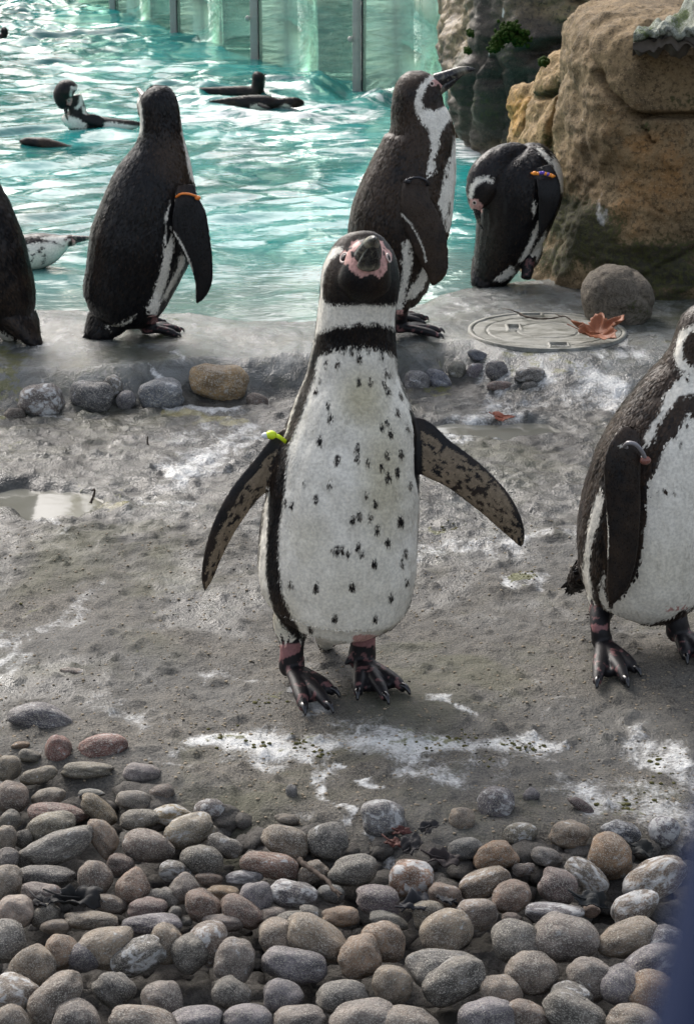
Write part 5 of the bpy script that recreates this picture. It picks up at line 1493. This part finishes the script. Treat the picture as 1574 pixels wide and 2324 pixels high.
for (u, v, r, rz, lab, rgb) in [
    (*zl([(690, 735)])[0], .017, .4, 'small red-brown wet leaf scrap touching the large white-splashed stone', (.055, .014, .011)),
    (*zl([(620, 845)])[0], .020, -.5, 'pointed maroon wet leaf above the rust pebble with the white streak', (.060, .018, .013)),
    (*zl([(765, 870)])[0], .028, 1.2, 'broad black rotten leaf between the pebbles, right of the maroon one', (.012, .010, .011)),
    (*zl([(930, 690)])[0], .022, .9, 'narrow black leaf standing below the bare mortar, left of the cream pebble', (.011, .010, .011)),
    (*zl([(1050, 980)])[0], .034, .2, 'large dark brown rotten leaf leaning on the blue-grey pebble', (.020, .014, .014)),
    (*zl([(830, 1410)])[0], .036, .6, 'blue-black wet leaf wedged beside the purple pebble', (.008, .009, .013)),
    (*zl([(1090, 1370)])[0], .024, 2.2, 'blue-black wet leaf stuck on the pinkish pebble', (.008, .009, .013)),
    (*zo(0, 2700, .44473)([(690, 2010)])[0], .046, .3, 'crumpled black leaf heap between mauve and brown pebbles at the lower left', (.010, .010, .010)),
    (*zo(0, 2700, .44473)([(380, 2040)])[0], .022, -.7, 'torn black leaf strip across the mauve pebble', (.009, .009, .011)),
    (*zo(2000, 2900, .49174)([(740, 1440)])[0], .036, .1, 'black wet leaf under the whitish pebble near the lower right', (.008, .010, .011)),
    (*zo(2000, 2900, .49174)([(1130, 1010)])[0], .030, .0, 'dark leaf beside the large orange-tan pebble', (.012, .013, .012))]:
    c = onz(u, v, .006)
    leaf('wet_leaf', lab, c, r * .72, 3 + int(r * 300) % 3, .35, rgb, (.25 + .15 * math.sin(rz * 5), .2 * math.cos(rz * 3), rz), int(u), rough=.75)

TW = plain('dead_twig', (.050, .036, .027), .8, .3, 60, .4, .5)
def twig(label, pts, r, z, branch=()):
    P = np.array([onz(u, v, z + dz) for u, v, dz in pts])
    n_ = 24
    S = resample(P, n_)
    S = S + .0012 * np.stack([vnoise(S * 60, 1), vnoise(S * 60, 2), vnoise(S * 60, 3)], -1)
    V, F = tube(S, r * np.linspace(1.1, .6, n_) * (1 + .25 * np.sin(np.arange(n_) * 1.9)), 8)
    org_ = S[0]
    t = tag(link('twig', mesh_np('twig', V - org_, F), TW, None, org_), label, 'twig')
    for b in branch:
        Pb = np.array([onz(u, v, z + dz) for u, v, dz in b])
        V, F = tube(resample(Pb, 10), r * np.linspace(.7, .3, 10), 6)
        link('side_shoot', mesh_np('side_shoot', V - org_, F), TW, t)
twig('thin brown twig lying across the drain cover', [(1178, 712, .012), (1195, 720, .010), (1232, 724, .010), (1262, 720, .012), (1278, 718, .016), (1300, 730, .01)], .0024, zc_, [[(1180, 712, .012), (1160, 704, .02), (1138, 700, .012)], [(1272, 718, .014), (1258, 712, .016)]])
twig('dark broken twig with frayed ends between the pebbles, right of the white-topped pebble', [(678, 1952, .03), (700, 1970, .03), (730, 1992, .03), (765, 2026, .03)], .0030, .0, [[(680, 1954, .03), (668, 1944, .034)], [(680, 1954, .03), (672, 1940, .036)], [(762, 2022, .03), (776, 2030, .03)], [(762, 2022, .03), (770, 2036, .028)]])
twig('short bent stalk standing in the mud beside the left puddle', [(205, 1142, -.004), (212, 1125, .008), (214, 1112, .02), (208, 1112, .024)], .0022, 0)
twig('thin dark stalk on the mud left of the spread flipper', [(338, 1012, 0), (336, 1000, .010), (337, 990, .02)], .0020, 0)

# ================================================================== STONES
PB = Mat('pebble', .68, .35)
oi = PB.n('ObjectInfo')
tc = PB.n('TexCoord')
addv = PB.n('VectorMath', operation='ADD')
sc = PB.n('VectorMath', operation='SCALE'); sc.inputs[3].default_value = 37.0
cmb = PB.n('CombineXYZ')
for i in range(3):
    PB.put(cmb.inputs[i], oi.outputs['Random'])
PB.put(sc.inputs[0], cmb.outputs[0])
PB.put(addv.inputs[0], tc.outputs['Object']); PB.put(addv.inputs[1], sc.outputs[0])
pv = addv.outputs[0]
a = PB.noise(pv, 1.1, 4, .6, .6); b = PB.noise(pv, 2.7, 5, .68, .6); d = PB.noise(pv, 8.5, 4, .65, .4); e = PB.noise(pv, 20, 3, .6)
ck = PB.voro(pv, 1.3, 'DISTANCE_TO_EDGE')
col = PB.mix(PB.ramp(a, .32, .68), PB.mix(1.0, oi.outputs['Color'], (.42, .41, .41), 'MULTIPLY'), PB.mix(1.0, oi.outputs['Color'], (1.12, 1.08, 1.02), 'MULTIPLY'))
col = PB.mix(PB.ramp(b, .53, .63, 0, .65), col, PB.mix(1.0, oi.outputs['Color'], (.38, .36, .36), 'MULTIPLY'))
col = PB.mix(PB.ramp(d, .53, .63, 0, .6), col, (.38, .355, .31))
col = PB.mix(PB.ramp(e, .55, .61, 0, .85), col, (.52, .49, .42))
geo = PB.n('NewGeometry')
sx_ = PB.n('SeparateXYZ'); PB.put(sx_.inputs[0], geo.outputs['Normal'])
du = PB.math('ADD', PB.math('MULTIPLY', sx_.outputs[2], .55), PB.math('MULTIPLY', PB.math('SUBTRACT', b, .5), 1.6))
du = PB.math('ADD', du, PB.math('MULTIPLY', PB.math('SUBTRACT', d, .5), 1.2))
col = PB.mix(PB.ramp(du, .25, .85, 0, .72), col, PB.mix(.45, (.35, .335, .305), oi.outputs['Color']))
gu = PB.math('ADD', PB.math('SUBTRACT', oi.outputs['Alpha'], .02), PB.math('MULTIPLY', PB.math('SUBTRACT', a, .5), 2.0))
gu = PB.math('ADD', gu, PB.math('MULTIPLY', PB.math('SUBTRACT', b, .5), 2.2))
col = PB.mix(PB.ramp(gu, .45, .80, 0, .85), col, (.62, .62, .61))
PB.set('Base Color', col)
PB.set('Roughness', PB.ramp(b, .3, .7, .48, .85))
b1 = PB.bump(b, .7, .007); b2 = PB.bump(d, .9, .004, b1); PB.bump(e, .8, .002, b2)

SV, SF = ico(4)
STONES = []
for k in range(12):
    o = np.random.default_rng(100 + k)
    p = o.uniform(1.9, 2.7)
    rr = (np.abs(SV) ** p).sum(1) ** (-1 / p)
    V = SV * rr[:, None]
    V = V * (1 + .15 * vnoise(SV * 1.1 + k * 9.1, k)[:, None] + .08 * vnoise(SV * 2.3 + k * 5, k + 40)[:, None] + .012 * fbm(SV * 7 + k, 2, k + 60)[:, None])
    V[:, 0] *= 1 + .13 * SV[:, 1] * o.uniform(-1, 1) + .10 * SV[:, 0] * o.uniform(-1, 1)
    V[:, 1] *= 1 + .16 * SV[:, 0] * o.uniform(-1, 1)
    V /= np.abs(V).max(0)
    me = mesh_np('stone', V, SF)
    me.materials.append(PB.m)
    STONES.append(me)
srn = np.random.default_rng(3)

def stone(name, label, cat, group, u, v, hw, hh, ang, hexc, guano, f, basez=None, depth=.9, bright=1.0, onface=False):
    a = R(ang)
    e1 = RIGHT * math.cos(a) - UP * math.sin(a)
    e2 = RIGHT * math.sin(a) + UP * math.cos(a)
    e3 = -FWD
    P = onz(u, v, .03)
    for _ in range(3):
        t = (P - CAM) @ FWD
        s = np.array([hw, hh, depth * math.sqrt(hw * hh)]) * t / FPX
        ez = math.sqrt(sum((si * ei[2]) ** 2 for si, ei in zip(s, (e1, e2, e3))))
        if basez is None:
            g_ = gheight(P[:1], P[1:2], False)
            bz = g_[0][0] + .034 * g_[3][0]
        else:
            bz = basez
        P = onz(u, v, bz + ez * f)
    if onface:
        r_ = ray(u, v)
        tt = np.linspace(3.2, 4.8, 600)
        Q = CAM + r_ * tt[:, None]
        below = Q[:, 2] < gheight(Q[:, 0], Q[:, 1], False)[0]
        t = tt[np.argmax(below)]
        s = np.array([hw, hh, depth * math.sqrt(hw * hh)]) * t / FPX
        P = CAM + r_ * (t - .45 * s[2])
    o = bpy.data.objects.new(name, STONES[srn.integers(0, 12)])
    COL.objects.link(o)
    fl = srn.choice([-1, 1], 2)
    M = np.stack([e1 * s[0] * fl[0], e2 * s[1] * fl[1], e3 * s[2] * fl[0] * fl[1]], -1)
    M4 = Matrix.Identity(4)
    for i in range(3):
        for j in range(3):
            M4[i][j] = M[i][j]
        M4[i][3] = P[i]
    o.matrix_world = M4
    c = srgb(hexc)
    c = (c * .95 + c.mean() * .05) * 1.10
    o.color = (*c, guano)
    tag(o, label, cat, group)
    return o

zA, zB, zC, zD, zE = zo(0, 2700, .44473), zo(650, 3000, .44473), zo(1300, 3000, .44473), zo(2000, 2900, .49174), zo(1774, 2700, .6353)
def place(conv, s, rows, group, name='pebble', cat='pebble'):
    for (x, y, hw, hh, an, hx, gu, f, lab) in rows:
        u, v = conv([(x, y)])[0]
        k = s / 1.76239
        stone(name, lab, cat, group, u, v, hw * k * 1.07, hh * k * 1.07, an, hx, gu, f)
PG = 'pebbles of the loose bed in front'
place(zA, .44473, [
 (370, 388, 290, 138, 8, '6c6a70', .30, .25, 'large purple-grey stone embedded alone in the slab above the left pebbles'),
 (195, 637, 90, 40, 0, '84694d', .15, .3, 'small orange-brown pebble half buried left of the two red stones'),
 (525, 665, 116, 122, 20, '8a625a', .15, .35, 'squarish red stone, left of the pair of red stones'),
 (932, 655, 216, 114, -6, '855d55', .30, .35, 'long red stone, right of the pair of red stones'),
 (268, 725, 98, 55, 10, '7d786c', .1, .4, 'small grey pebble under the orange-brown one'),
 (70, 835, 115, 115, 0, '857a68', .1, .55, 'beige-grey rounded pebble at the left edge, highest on that edge'),
 (345, 905, 170, 70, -12, '817867', .15, .45, 'long grey pebble slanting up to the right beside the left-edge beige pebble'),
 (800, 855, 240, 72, 0, '7d7768', .1, .2, 'long mortar-coated stone half buried below the red stones'),
 (1265, 885, 170, 86, 10, '827a7c', .1, .3, 'angular mauve stone embedded in the slab right of the mortar-coated one'),
 (120, 1100, 145, 140, 0, '7c6b60', .05, .6, 'big brown rounded pebble at the left edge below the beige one'),
 (440, 1105, 150, 92, -15, '837a6d', .1, .4, 'grey-beige pebble above the curved red-brown one'),
 (815, 1062, 125, 38, 0, '82827a', .3, .2, 'flat whitish pebble sunk in the mortar above the olive-tan one'),
 (1200, 1130, 158, 95, 10, '847d75', .1, .4, 'dusty grey pebble right of the olive-tan leaning pebble'),
 (1465, 1060, 118, 75, -5, '786a62', .2, .3, 'brownish stone with a white spot stuck in the mortar edge'),
 (100, 1310, 96, 92, -40, '77736a', .05, .6, 'small dark grey pebble left of the curved red-brown one'),
 (500, 1250, 285, 92, 6, '795b54', .05, .45, 'curved red-brown pebble showing behind the beige-olive one'),
 (465, 1362, 220, 125, -11, '837d6d', .05, .75, 'smooth beige-olive pebble lying on the red-brown one'),
 (892, 1212, 188, 88, 40, '82745c', .05, .6, 'olive-tan pebble leaning down to the right above the pinkish upright pebble'),
 (1250, 1300, 205, 95, -3, '6e695f', .05, .6, 'dark olive-grey oval pebble beside the yellow and white one'),
 (55, 1482, 92, 128, 10, '8c8173', .05, .75, 'cream-brown upright pebble at the left edge'),
 (520, 1555, 325, 130, -19, '6d6a66', .02, .8, 'largest dark slate pebble with a thin brown vein, pointing up to the right'),
 (250, 1640, 120, 90, -30, '5f5852', .02, .5, 'dark brown stone tucked under the blunt left end of the big slate pebble'),
 (938, 1465, 190, 106, 62, '9b8775', .15, .8, 'pinkish cream oval pebble standing on end with a brown crack'),
 (1320, 1540, 245, 145, 8, '85776e', .18, .8, 'large pinkish-beige oval pebble with a white chip at its right end'),
 (80, 1660, 112, 108, 20, '716a68', .1, .75, 'purple-grey pebble at the left edge above the cream one'),
 (60, 1862, 145, 152, 0, '94887a', .05, .8, 'large cream-tan pebble at the left edge'),
 (415, 1808, 255, 90, 2, '625f5e', .12, .75, 'flat dark slate pebble with pale flecks below the largest one'),
 (858, 1840, 152, 172, 0, '77695f', .05, .8, 'tall brown-grey rounded pebble right of the flat slate one'),
 (1090, 1712, 125, 92, 10, '6f5c54', .05, .55, 'small pinkish-brown pebble in the gap above the round tan-brown one'),
 (1200, 1905, 150, 166, 10, '8a7262', .03, .85, 'round tan-brown pebble with a smooth face'),
 (372, 1985, 186, 116, 12, '807370', .05, .8, 'mauve pebble crossed by a torn black leaf'),
 (132, 2135, 165, 150, 0, 'b09f93', .05, .85, 'pale pinkish pebble, lowest of the left edge'),
 (405, 2165, 132, 100, -22, '6f6a61', .1, .7, 'dark wedge-shaped pebble right of the pale pinkish one'),
 (1010, 2065, 152, 80, 12, '75695f', .15, .7, 'streaky brown pebble between the black leaf heap and the pink one'),
 (1315, 2105, 180, 102, 5, '866f6b', .12, .8, 'rose-pink pebble near the bottom, left of centre'),
 (840, 2215, 250, 80, 3, '7f7465', .15, .8, 'long grey-tan pebble with white lines at the bottom left'),
 (1370, 2245, 260, 95, 0, '747079', .15, .9, 'flat slate-lilac pebble overlapping the rose-pink one'),
 (510, 2262, 145, 70, 0, '9a8c7e', .05, .8, 'cream pebble peeping up at the bottom edge, right of the dark wedge'),
 (1445, 2010, 132, 86, 28, '6d6964', .1, .7, 'grey pebble slanting behind the round tan-brown one'),
 (215, 1478, 84, 88, 0, '56524c', .02, .4, 'dark stone deep in the gap left of the beige-olive pebble')], PG)
place(zB, .44473, [
 (90, 590, 190, 100, 3, '9c8a66', .60, .5, 'yellow pebble with a white chalky top'),
 (232, 722, 232, 138, -17, '8c8270', .30, .65, 'large cream pebble with whitish left end, below the yellow one'),
 (440, 540, 150, 110, 10, '6e6668', .50, .25, 'lumpy dark purple stone with white crust, stuck in the mortar'),
 (560, 872, 160, 100, 18, '6a655f', .35, .55, 'dark pebble with a white patch, right of the large cream one'),
 (372, 990, 205, 140, 16, '6c6860', .15, .75, 'dark olive-grey rounded pebble below the large cream one'),
 (100, 1092, 150, 95, 3, '6d6862', .55, .6, 'dark grey pebble with a white splash, right of the pinkish-beige oval'),
 (960, 1030, 262, 120, 11, '7f6255', .20, .75, 'long red-brown pebble with white flecks, left of centre'),
 (1110, 830, 220, 150, 24, '7c7062', .22, .5, 'grey-brown pebble lying above the long red-brown one'),
 (1482, 822, 178, 172, 5, '64625f', .20, .5, 'large round dark slate pebble in the middle of the bed'),
 (200, 1247, 138, 138, 0, '7a6f68', .06, .8, 'round brown-grey pebble with a small white scratch'),
 (412, 1172, 122, 60, 6, '7c6657', .20, .6, 'small rust-brown pebble below the dark olive-grey one'),
 (742, 1148, 165, 60, -2, '898890', .50, .6, 'flat lilac-white pebble under the long red-brown one'),
 (530, 1290, 160, 70, 2, '836a49', .03, .7, 'small ochre-brown pebble between brown and lilac-grey ones'),
 (360, 1410, 172, 136, 42, '80685c', .06, .8, 'smooth brown oval pebble tilted down to the right'),
 (832, 1340, 150, 150, 0, '77737a', .06, .8, 'round lilac-grey pebble right of the small ochre-brown one'),
 (1160, 1302, 222, 118, 13, '79757a', .65, .75, 'pebble with a broad white chalky face, left of the frayed twig'),
 (1350, 1095, 148, 88, -22, '77695c', .18, .5, 'brownish pebble behind the frayed twig'),
 (700, 1450, 210, 112, 30, '826c62', .06, .8, 'rose-brown blunt-ended pebble slanting down to the right'),
 (555, 1552, 200, 75, 0, '857974', .06, .85, 'pinkish-grey pebble at the bottom edge, left of centre'),
 (1005, 1505, 125, 84, 0, '786c66', .06, .7, 'grey-rose pebble behind the long grey one at the bottom'),
 (1172, 1530, 180, 88, 0, '737069', .08, .85, 'long grey pebble at the bottom edge, left of centre'),
 (1310, 1490, 108, 92, 24, '74726b', .30, .75, 'small grey pebble with one white spot'),
 (108, 1490, 64, 88, 10, '6e6c68', .08, .7, 'small narrow grey pebble beside the brown oval one'),
 (30, 1350, 122, 108, 30, '6c6862', .08, .5, 'grey pebble half hidden behind the round brown-grey one'),
 (1528, 1290, 128, 86, 15, '6c6e70', .10, .6, 'bluish-grey pebble right of the frayed twig'),
 (1128, 622, 120, 50, 6, '766c60', .08, .15, 'brown-grey stone nearly covered by mortar above the grey-brown pebble'),
 (215, 1545, 55, 40, 0, '74736f', .1, .6, 'tiny grey pebble at the bottom edge below the brown oval'),
 (1160, 385, 56, 72, 10, '77777a', .2, .2, 'small bluish stone stuck upright in the slab left of the white loop stain')], PG)
place(zC, .44473, [
 (150, 1502, 168, 88, -3, 'a08770', .15, .85, 'orange-cream pebble at the bottom edge near the middle'),
 (535, 610, 208, 162, 0, '75757a', .42, .4, 'large grey stone with a white splash, standing alone above the bed'),
 (1222, 620, 112, 108, 25, '9d8d7c', .08, .35, 'small cream egg-shaped pebble in the bare mortar'),
 (270, 1085, 236, 138, -6, '6f6c66', .15, .7, 'grey-brown kidney-shaped pebble below the large dark slate one'),
 (762, 1150, 206, 162, 6, '94725c', .50, .75, 'rust-orange pebble with a white streak running down it'),
 (460, 1360, 208, 142, 12, '71666c', .18, .75, 'large purple pebble with white specks near the bottom centre'),
 (1072, 1302, 150, 98, 20, '8f7a6c', .12, .75, 'pinkish-tan pebble with a blue-black leaf on it'),
 (945, 1485, 160, 132, -4, '7a7263', .04, .9, 'olive-grey domed pebble at the bottom edge near the middle'),
 (560, 1530, 182, 72, 10, '74736c', .15, .85, 'flat grey pebble at the bottom edge under the large purple one'),
 (1262, 882, 152, 92, -10, '6c6e6e', .12, .4, 'blue-grey pebble with the dark leaf leaning on it')], PG)
place(zE, .6353, [
 (328, 805, 115, 100, 5, '69656c', .40, .35, 'purple-grey knobbly stone embedded in the slab right of the cream egg pebble'),
 (330, 1136, 142, 84, -8, '927458', .10, .7, 'orange-brown pebble right of the blue-grey one'),
 (260, 1312, 166, 84, -22, '867462', .30, .8, 'long tan-brown pebble slanting up to the right, white at its top'),
 (425, 1396, 122, 96, -18, '826c5e', .12, .8, 'brown rounded pebble under the long tan-brown one'),
 (195, 1510, 135, 98, -5, '83756b', .35, .85, 'pinkish-grey conical pebble at the bottom edge, right of centre')], PG)
place(zD, .49174, [
 (250, 568, 66, 60, 0, '6b6870', .1, .3, 'small bluish-purple stone poking through the slab'),
 (660, 655, 128, 42, 34, '5d484b', .15, .3, 'narrow maroon stone slanting in the slab'),
 (550, 892, 170, 118, 12, '8b7b69', .12, .35, 'sandy pinkish stone coated with grit, left of the orange-tan one'),
 (990, 870, 162, 92, 22, '565b68', .60, .4, 'navy-grey stone streaked with white'),
 (1335, 860, 128, 128, 34, '6c6976', .65, .4, 'purple-white stone splashed with droppings near the right edge'),
 (880, 1068, 202, 180, 25, '987d62', .22, .6, 'largest orange-tan pebble on the right'),
 (370, 1075, 126, 74, 12, '817b77', .30, .55, 'small grey-mauve pebble left of the largest orange-tan one'),
 (190, 1175, 92, 54, -10, '6e5f58', .40, .65, 'small brown pebble with a white chip'),
 (470, 1320, 158, 138, 30, '796966', .14, .75, 'smooth brown-mauve oval pebble with a white fleck'),
 (705, 1232, 195, 102, 38, '81766a', .55, .65, 'rough whitish-brown stone slanting below the largest orange-tan pebble'),
 (450, 1548, 240, 88, 3, '747078', .55, .85, 'broad white-blotched purple pebble at the bottom edge'),
 (735, 1512, 70, 52, -8, '92796b', .06, .7, 'little pink-brown pebble beside the black leaf'),
 (85, 1582, 86, 54, 5, '7d6d66', .12, .85, 'small brown-grey pebble at the bottom edge left of the white-blotched one'),
 (1250, 1250, 265, 145, -28, '93816f', .60, .6, 'big tan stone washed with white near the lower right corner'),
 (1080, 1490, 215, 130, -24, '8a7c70', .60, .75, 'white-stained brown stone, lowest near the right corner'),
 (165, 885, 135, 82, -4, '7a7464', .45, .25, 'mossy white stone almost buried in the mortar, right of the bare patch')], PG)
stone('stone', 'flat pinkish stone worn level with the slab at the left', 'stone', None, 169, 1530, 42, 17, 12, '7d7068', .2, -.15)
# ---- cobbles along the foot of the ledge
CG = 'cobbles set along the foot of the ledge'
zF, zG = zo(0, 1200, .69886), zo(1500, 1050, .8094)
def cob(conv, k, rows):
    for (x, y, hw, hh, an, hx, gu, lab, f) in rows:
        u, v = conv([(x, y)])[0]
        s = k / 1.76239
        stone('cobble', lab, 'cobble', CG, u, v, hw * s * 1.05, hh * s * 1.05, an, hx, gu, f, onface=True)
cob(zF, .69886, [
 (235, 582, 130, 105, 6, '6d6461', .45, 'red, white and black speckled cobble at the foot of the ledge', 1.05),
 (520, 555, 125, 95, 12, '646467', .30, 'dark grey marbled cobble, second from the left under the ledge', 1.1),
 (722, 580, 55, 66, 5, '67666e', .15, 'small narrow slate cobble between two larger grey ones', 1.1),
 (915, 540, 130, 94, -6, '6a7079', .25, 'blue-grey cobble left of the smooth sandy one', 1.2),
 (1245, 475, 168, 112, 9, 'a28862', .06, 'large smooth sandy cobble resting on the ledge edge', 1.45),
 (85, 660, 60, 45, 0, '5c5048', .1, 'small brown cobble left of the speckled one', .7),
 (1470, 578, 64, 42, 16, '6b5a52', .1, 'brown stone right of the smooth sandy cobble', .9),
 (650, 492, 52, 62, -20, '77736d', .5, 'whitish worn stone sunk in the ledge above the narrow slate cobble', 1.6)])
cob(zG, .8094, [
 (205, 590, 64, 56, 5, '6a6a70', .2, 'grey cobble just right of the speckled penguin', .9),
 (310, 582, 70, 48, 32, '62687a', .35, 'blue cobble with a white vein', .9),
 (405, 537, 48, 52, 0, '76756a', .2, 'grey-green upright cobble with mossy sides', 1.3),
 (495, 542, 45, 45, 10, '6b6470', .2, 'purple cobble right of the mossy-sided one', 1.2),
 (600, 532, 54, 50, 0, '636269', .2, 'dark purple-grey cobble, right of the purple one', 1.1),
 (510, 463, 56, 28, 20, '5f6676', .2, 'flat bluish stone set on the corner of the slab', 2.4),
 (615, 612, 65, 28, 4, '7d6660', .3, 'low reddish stone below the dark purple-grey cobble', .5),
 (755, 557, 78, 42, 0, '74706e', .4, 'wide worn stone merging into the slope below the drain cover', .6),
 (760, 612, 40, 25, 0, '62605f', .2, 'small dark stone at the foot of the wide worn one', .5)])

# ---- the bed goes on below: more of the same pebbles
rown = ['fourth-lowest', 'third-lowest', 'second-lowest', 'lowest']
ordn = ['first', 'second', 'third', 'fourth', 'fifth', 'sixth', 'seventh', 'eighth', 'ninth', 'tenth', 'eleventh', 'twelfth', 'thirteenth']
tones = ['7d7268', '8a7d70', '6d6a66', '857468', '77737a', '8f8170', '6c6862', '967f6a', '7f7670']
tnames = ['grey-brown', 'beige-grey', 'dark grey', 'brown', 'lilac-grey', 'tan', 'olive-grey', 'orange-tan', 'grey-tan']
for iy, vv in enumerate([2132, 2190, 2250, 2318]):
    for ix in range(13):
        u = ix * 128 + (iy % 2) * 60 - 10 + srn.normal() * 18
        v = vv + srn.normal() * 13
        ti_ = srn.integers(0, 9)
        xl = '%s rounded pebble, %s from the left in the %s row of the bed' % (tnames[ti_], ordn[ix], rown[iy])
        stone('pebble', xl, 'pebble', 'pebbles in the lowest rows of the loose bed', u, v, srn.uniform(46, 86), srn.uniform(36, 56), srn.normal() * 24, tones[ti_], srn.choice([.02, .08, .2, .5], p=[.4, .3, .2, .1]), .85)
# under-layer closing the gaps in the bed
P, o = [], np.random.default_rng(12)
for _ in range(1500):
    u, v = o.uniform(-60, 1640), o.uniform(1780, 2330)
    c = onz(u, v, 0)
    bz = gheight(c[:1], c[1:2], False)[0][0]
    if bz > -.012:
        continue
    r = o.uniform(.006, .019)
    A = IV2 * r * np.array([o.uniform(.8, 1.5), 1, .7]) * (1 + .3 * vnoise(IV2 * 2 + o.random() * 40, 2))[:, None]
    a_ = o.random() * 6
    A = A @ np.array([[math.cos(a_), math.sin(a_), 0], [-math.sin(a_), math.cos(a_), 0], [0, 0, 1]])
    P.append((A + [c[0], c[1], bz + r * .25], [IF2]))
V, F = join(P)
GR = rock_mat('gap_stones', [(.10, .092, .082), (.17, .158, .142), (.06, .055, .05), (.15, .11, .08)], .75, scale=6)
tag(link('gravel', mesh_np('gravel', V, F), GR), 'dirty small gravel filling the gaps under the pebbles', 'gravel', None, 'stuff')

# ---- crumbs of grit on the slab, lumps of droppings on the stains
def scatter(name, label, cat, mat, n, boxf, rmin, rmax, seed, V0, F0, clus=None):
    o = np.random.default_rng(seed)
    p, r = [], []
    while len(p) < n:
        u, v = boxf(o)
        c = onz(u, v, 0)
        p.append(c); r.append(rmin + (rmax - rmin) * o.random() ** 3)
    p = np.array(p); r = np.array(r)
    z = gheight(p[:, 0], p[:, 1])[0]
    ok = z > -.012
    p, r, z = p[ok], r[ok], z[ok]
    sh = V0[None] * (1 + .45 * o.random((len(p), len(V0), 1)) - .2) * r[:, None, None] * np.array([1.2, 1, .6])
    V = (sh + np.stack([p[:, 0], p[:, 1], z + r * .25], -1)[:, None]).reshape(-1, 3)
    F = (F0[None] + (np.arange(len(p)) * len(V0))[:, None, None]).reshape(-1, 3)
    tag(link(name, mesh_np(name, V, F), mat), label, cat, None, 'stuff')
GRT = plain('sandy_grit', (.26, .215, .155), .9, .2, 40, .6, 0)
GRD = plain('dark_grit', (.045, .040, .034), .9, .2, 40, .6, 0)
ALG = plain('algae_lump', (.070, .066, .022), .9, .2, 120, .6, .5)
scatter('grit', 'sandy grit crumbs scattered over the concrete slab', 'grit', GRT, 5000, lambda o: (o.uniform(-40, 1620), o.uniform(1180, 1960)), .0005, .0023, 1, IV1[:12] if False else IV1, IF1)
scatter('dark_grit', 'dark dirt crumbs scattered over the concrete slab', 'grit', GRD, 1000, lambda o: (o.uniform(-40, 1620), o.uniform(900, 1900)), .0005, .0019, 2, IV1, IF1)
acl = [(510, 1668, 30, 12), (560, 1690, 30, 8), (690, 1675, 20, 10), (740, 1700, 25, 8), (960, 1690, 25, 10), (1050, 1672, 20, 8), (1160, 1685, 30, 8), (1210, 1690, 25, 5), (1420, 1818, 30, 14), (1500, 1780, 20, 25), (1020, 1193, 8, 4), (600, 1592, 20, 6), (1200, 1305, 16, 5), (100, 1395, 40, 8), (1490, 1720, 15, 12), (1100, 1725, 14, 6)]
def af(o):
    c = acl[o.integers(0, len(acl))]
    return c[0] + o.normal() * c[2], c[1] + o.normal() * c[3]
scatter('algae_lumps', 'olive algae lumps on the white droppings streaks', 'algae', ALG, 300, af, .0007, .0030, 3, IV2, IF2)

# ---- dark navy bar for an unidentified thing, very near and out of focus at the lower right
NAVY = plain('navy_matte', (.006, .012, .036), .8, .1, 60, .15, .1)
def at_t(u, v, t):
    return CAM + ray(u, v) * t
A, B = at_t(1700, 1830, .125), at_t(1604, 2330, .115)
d = nrm(B - A)
B2 = B + d * ((.0 - B[2]) / d[2]) if d[2] < 0 else B
A2 = A - d * .35
rr = .0035
V, F = tube(np.array([A2, A, B, B2]), rr, 20)
org_ = B2
br_ = tag(empty('navy_bar', org_), 'dark navy bar for an unidentified blurred thing in the lower right corner', 'barrier')
link('bar', mesh_np('bar', V - org_, F), NAVY, br_)
V, F = tube(np.array([B2 + [0, 0, -.002], B2 + [0, 0, .012]]), .05, 20)
link('foot_plate', mesh_np('foot_plate', V - org_, F), NAVY, br_)

# last look: every label once
bpy.context.view_layer.update()
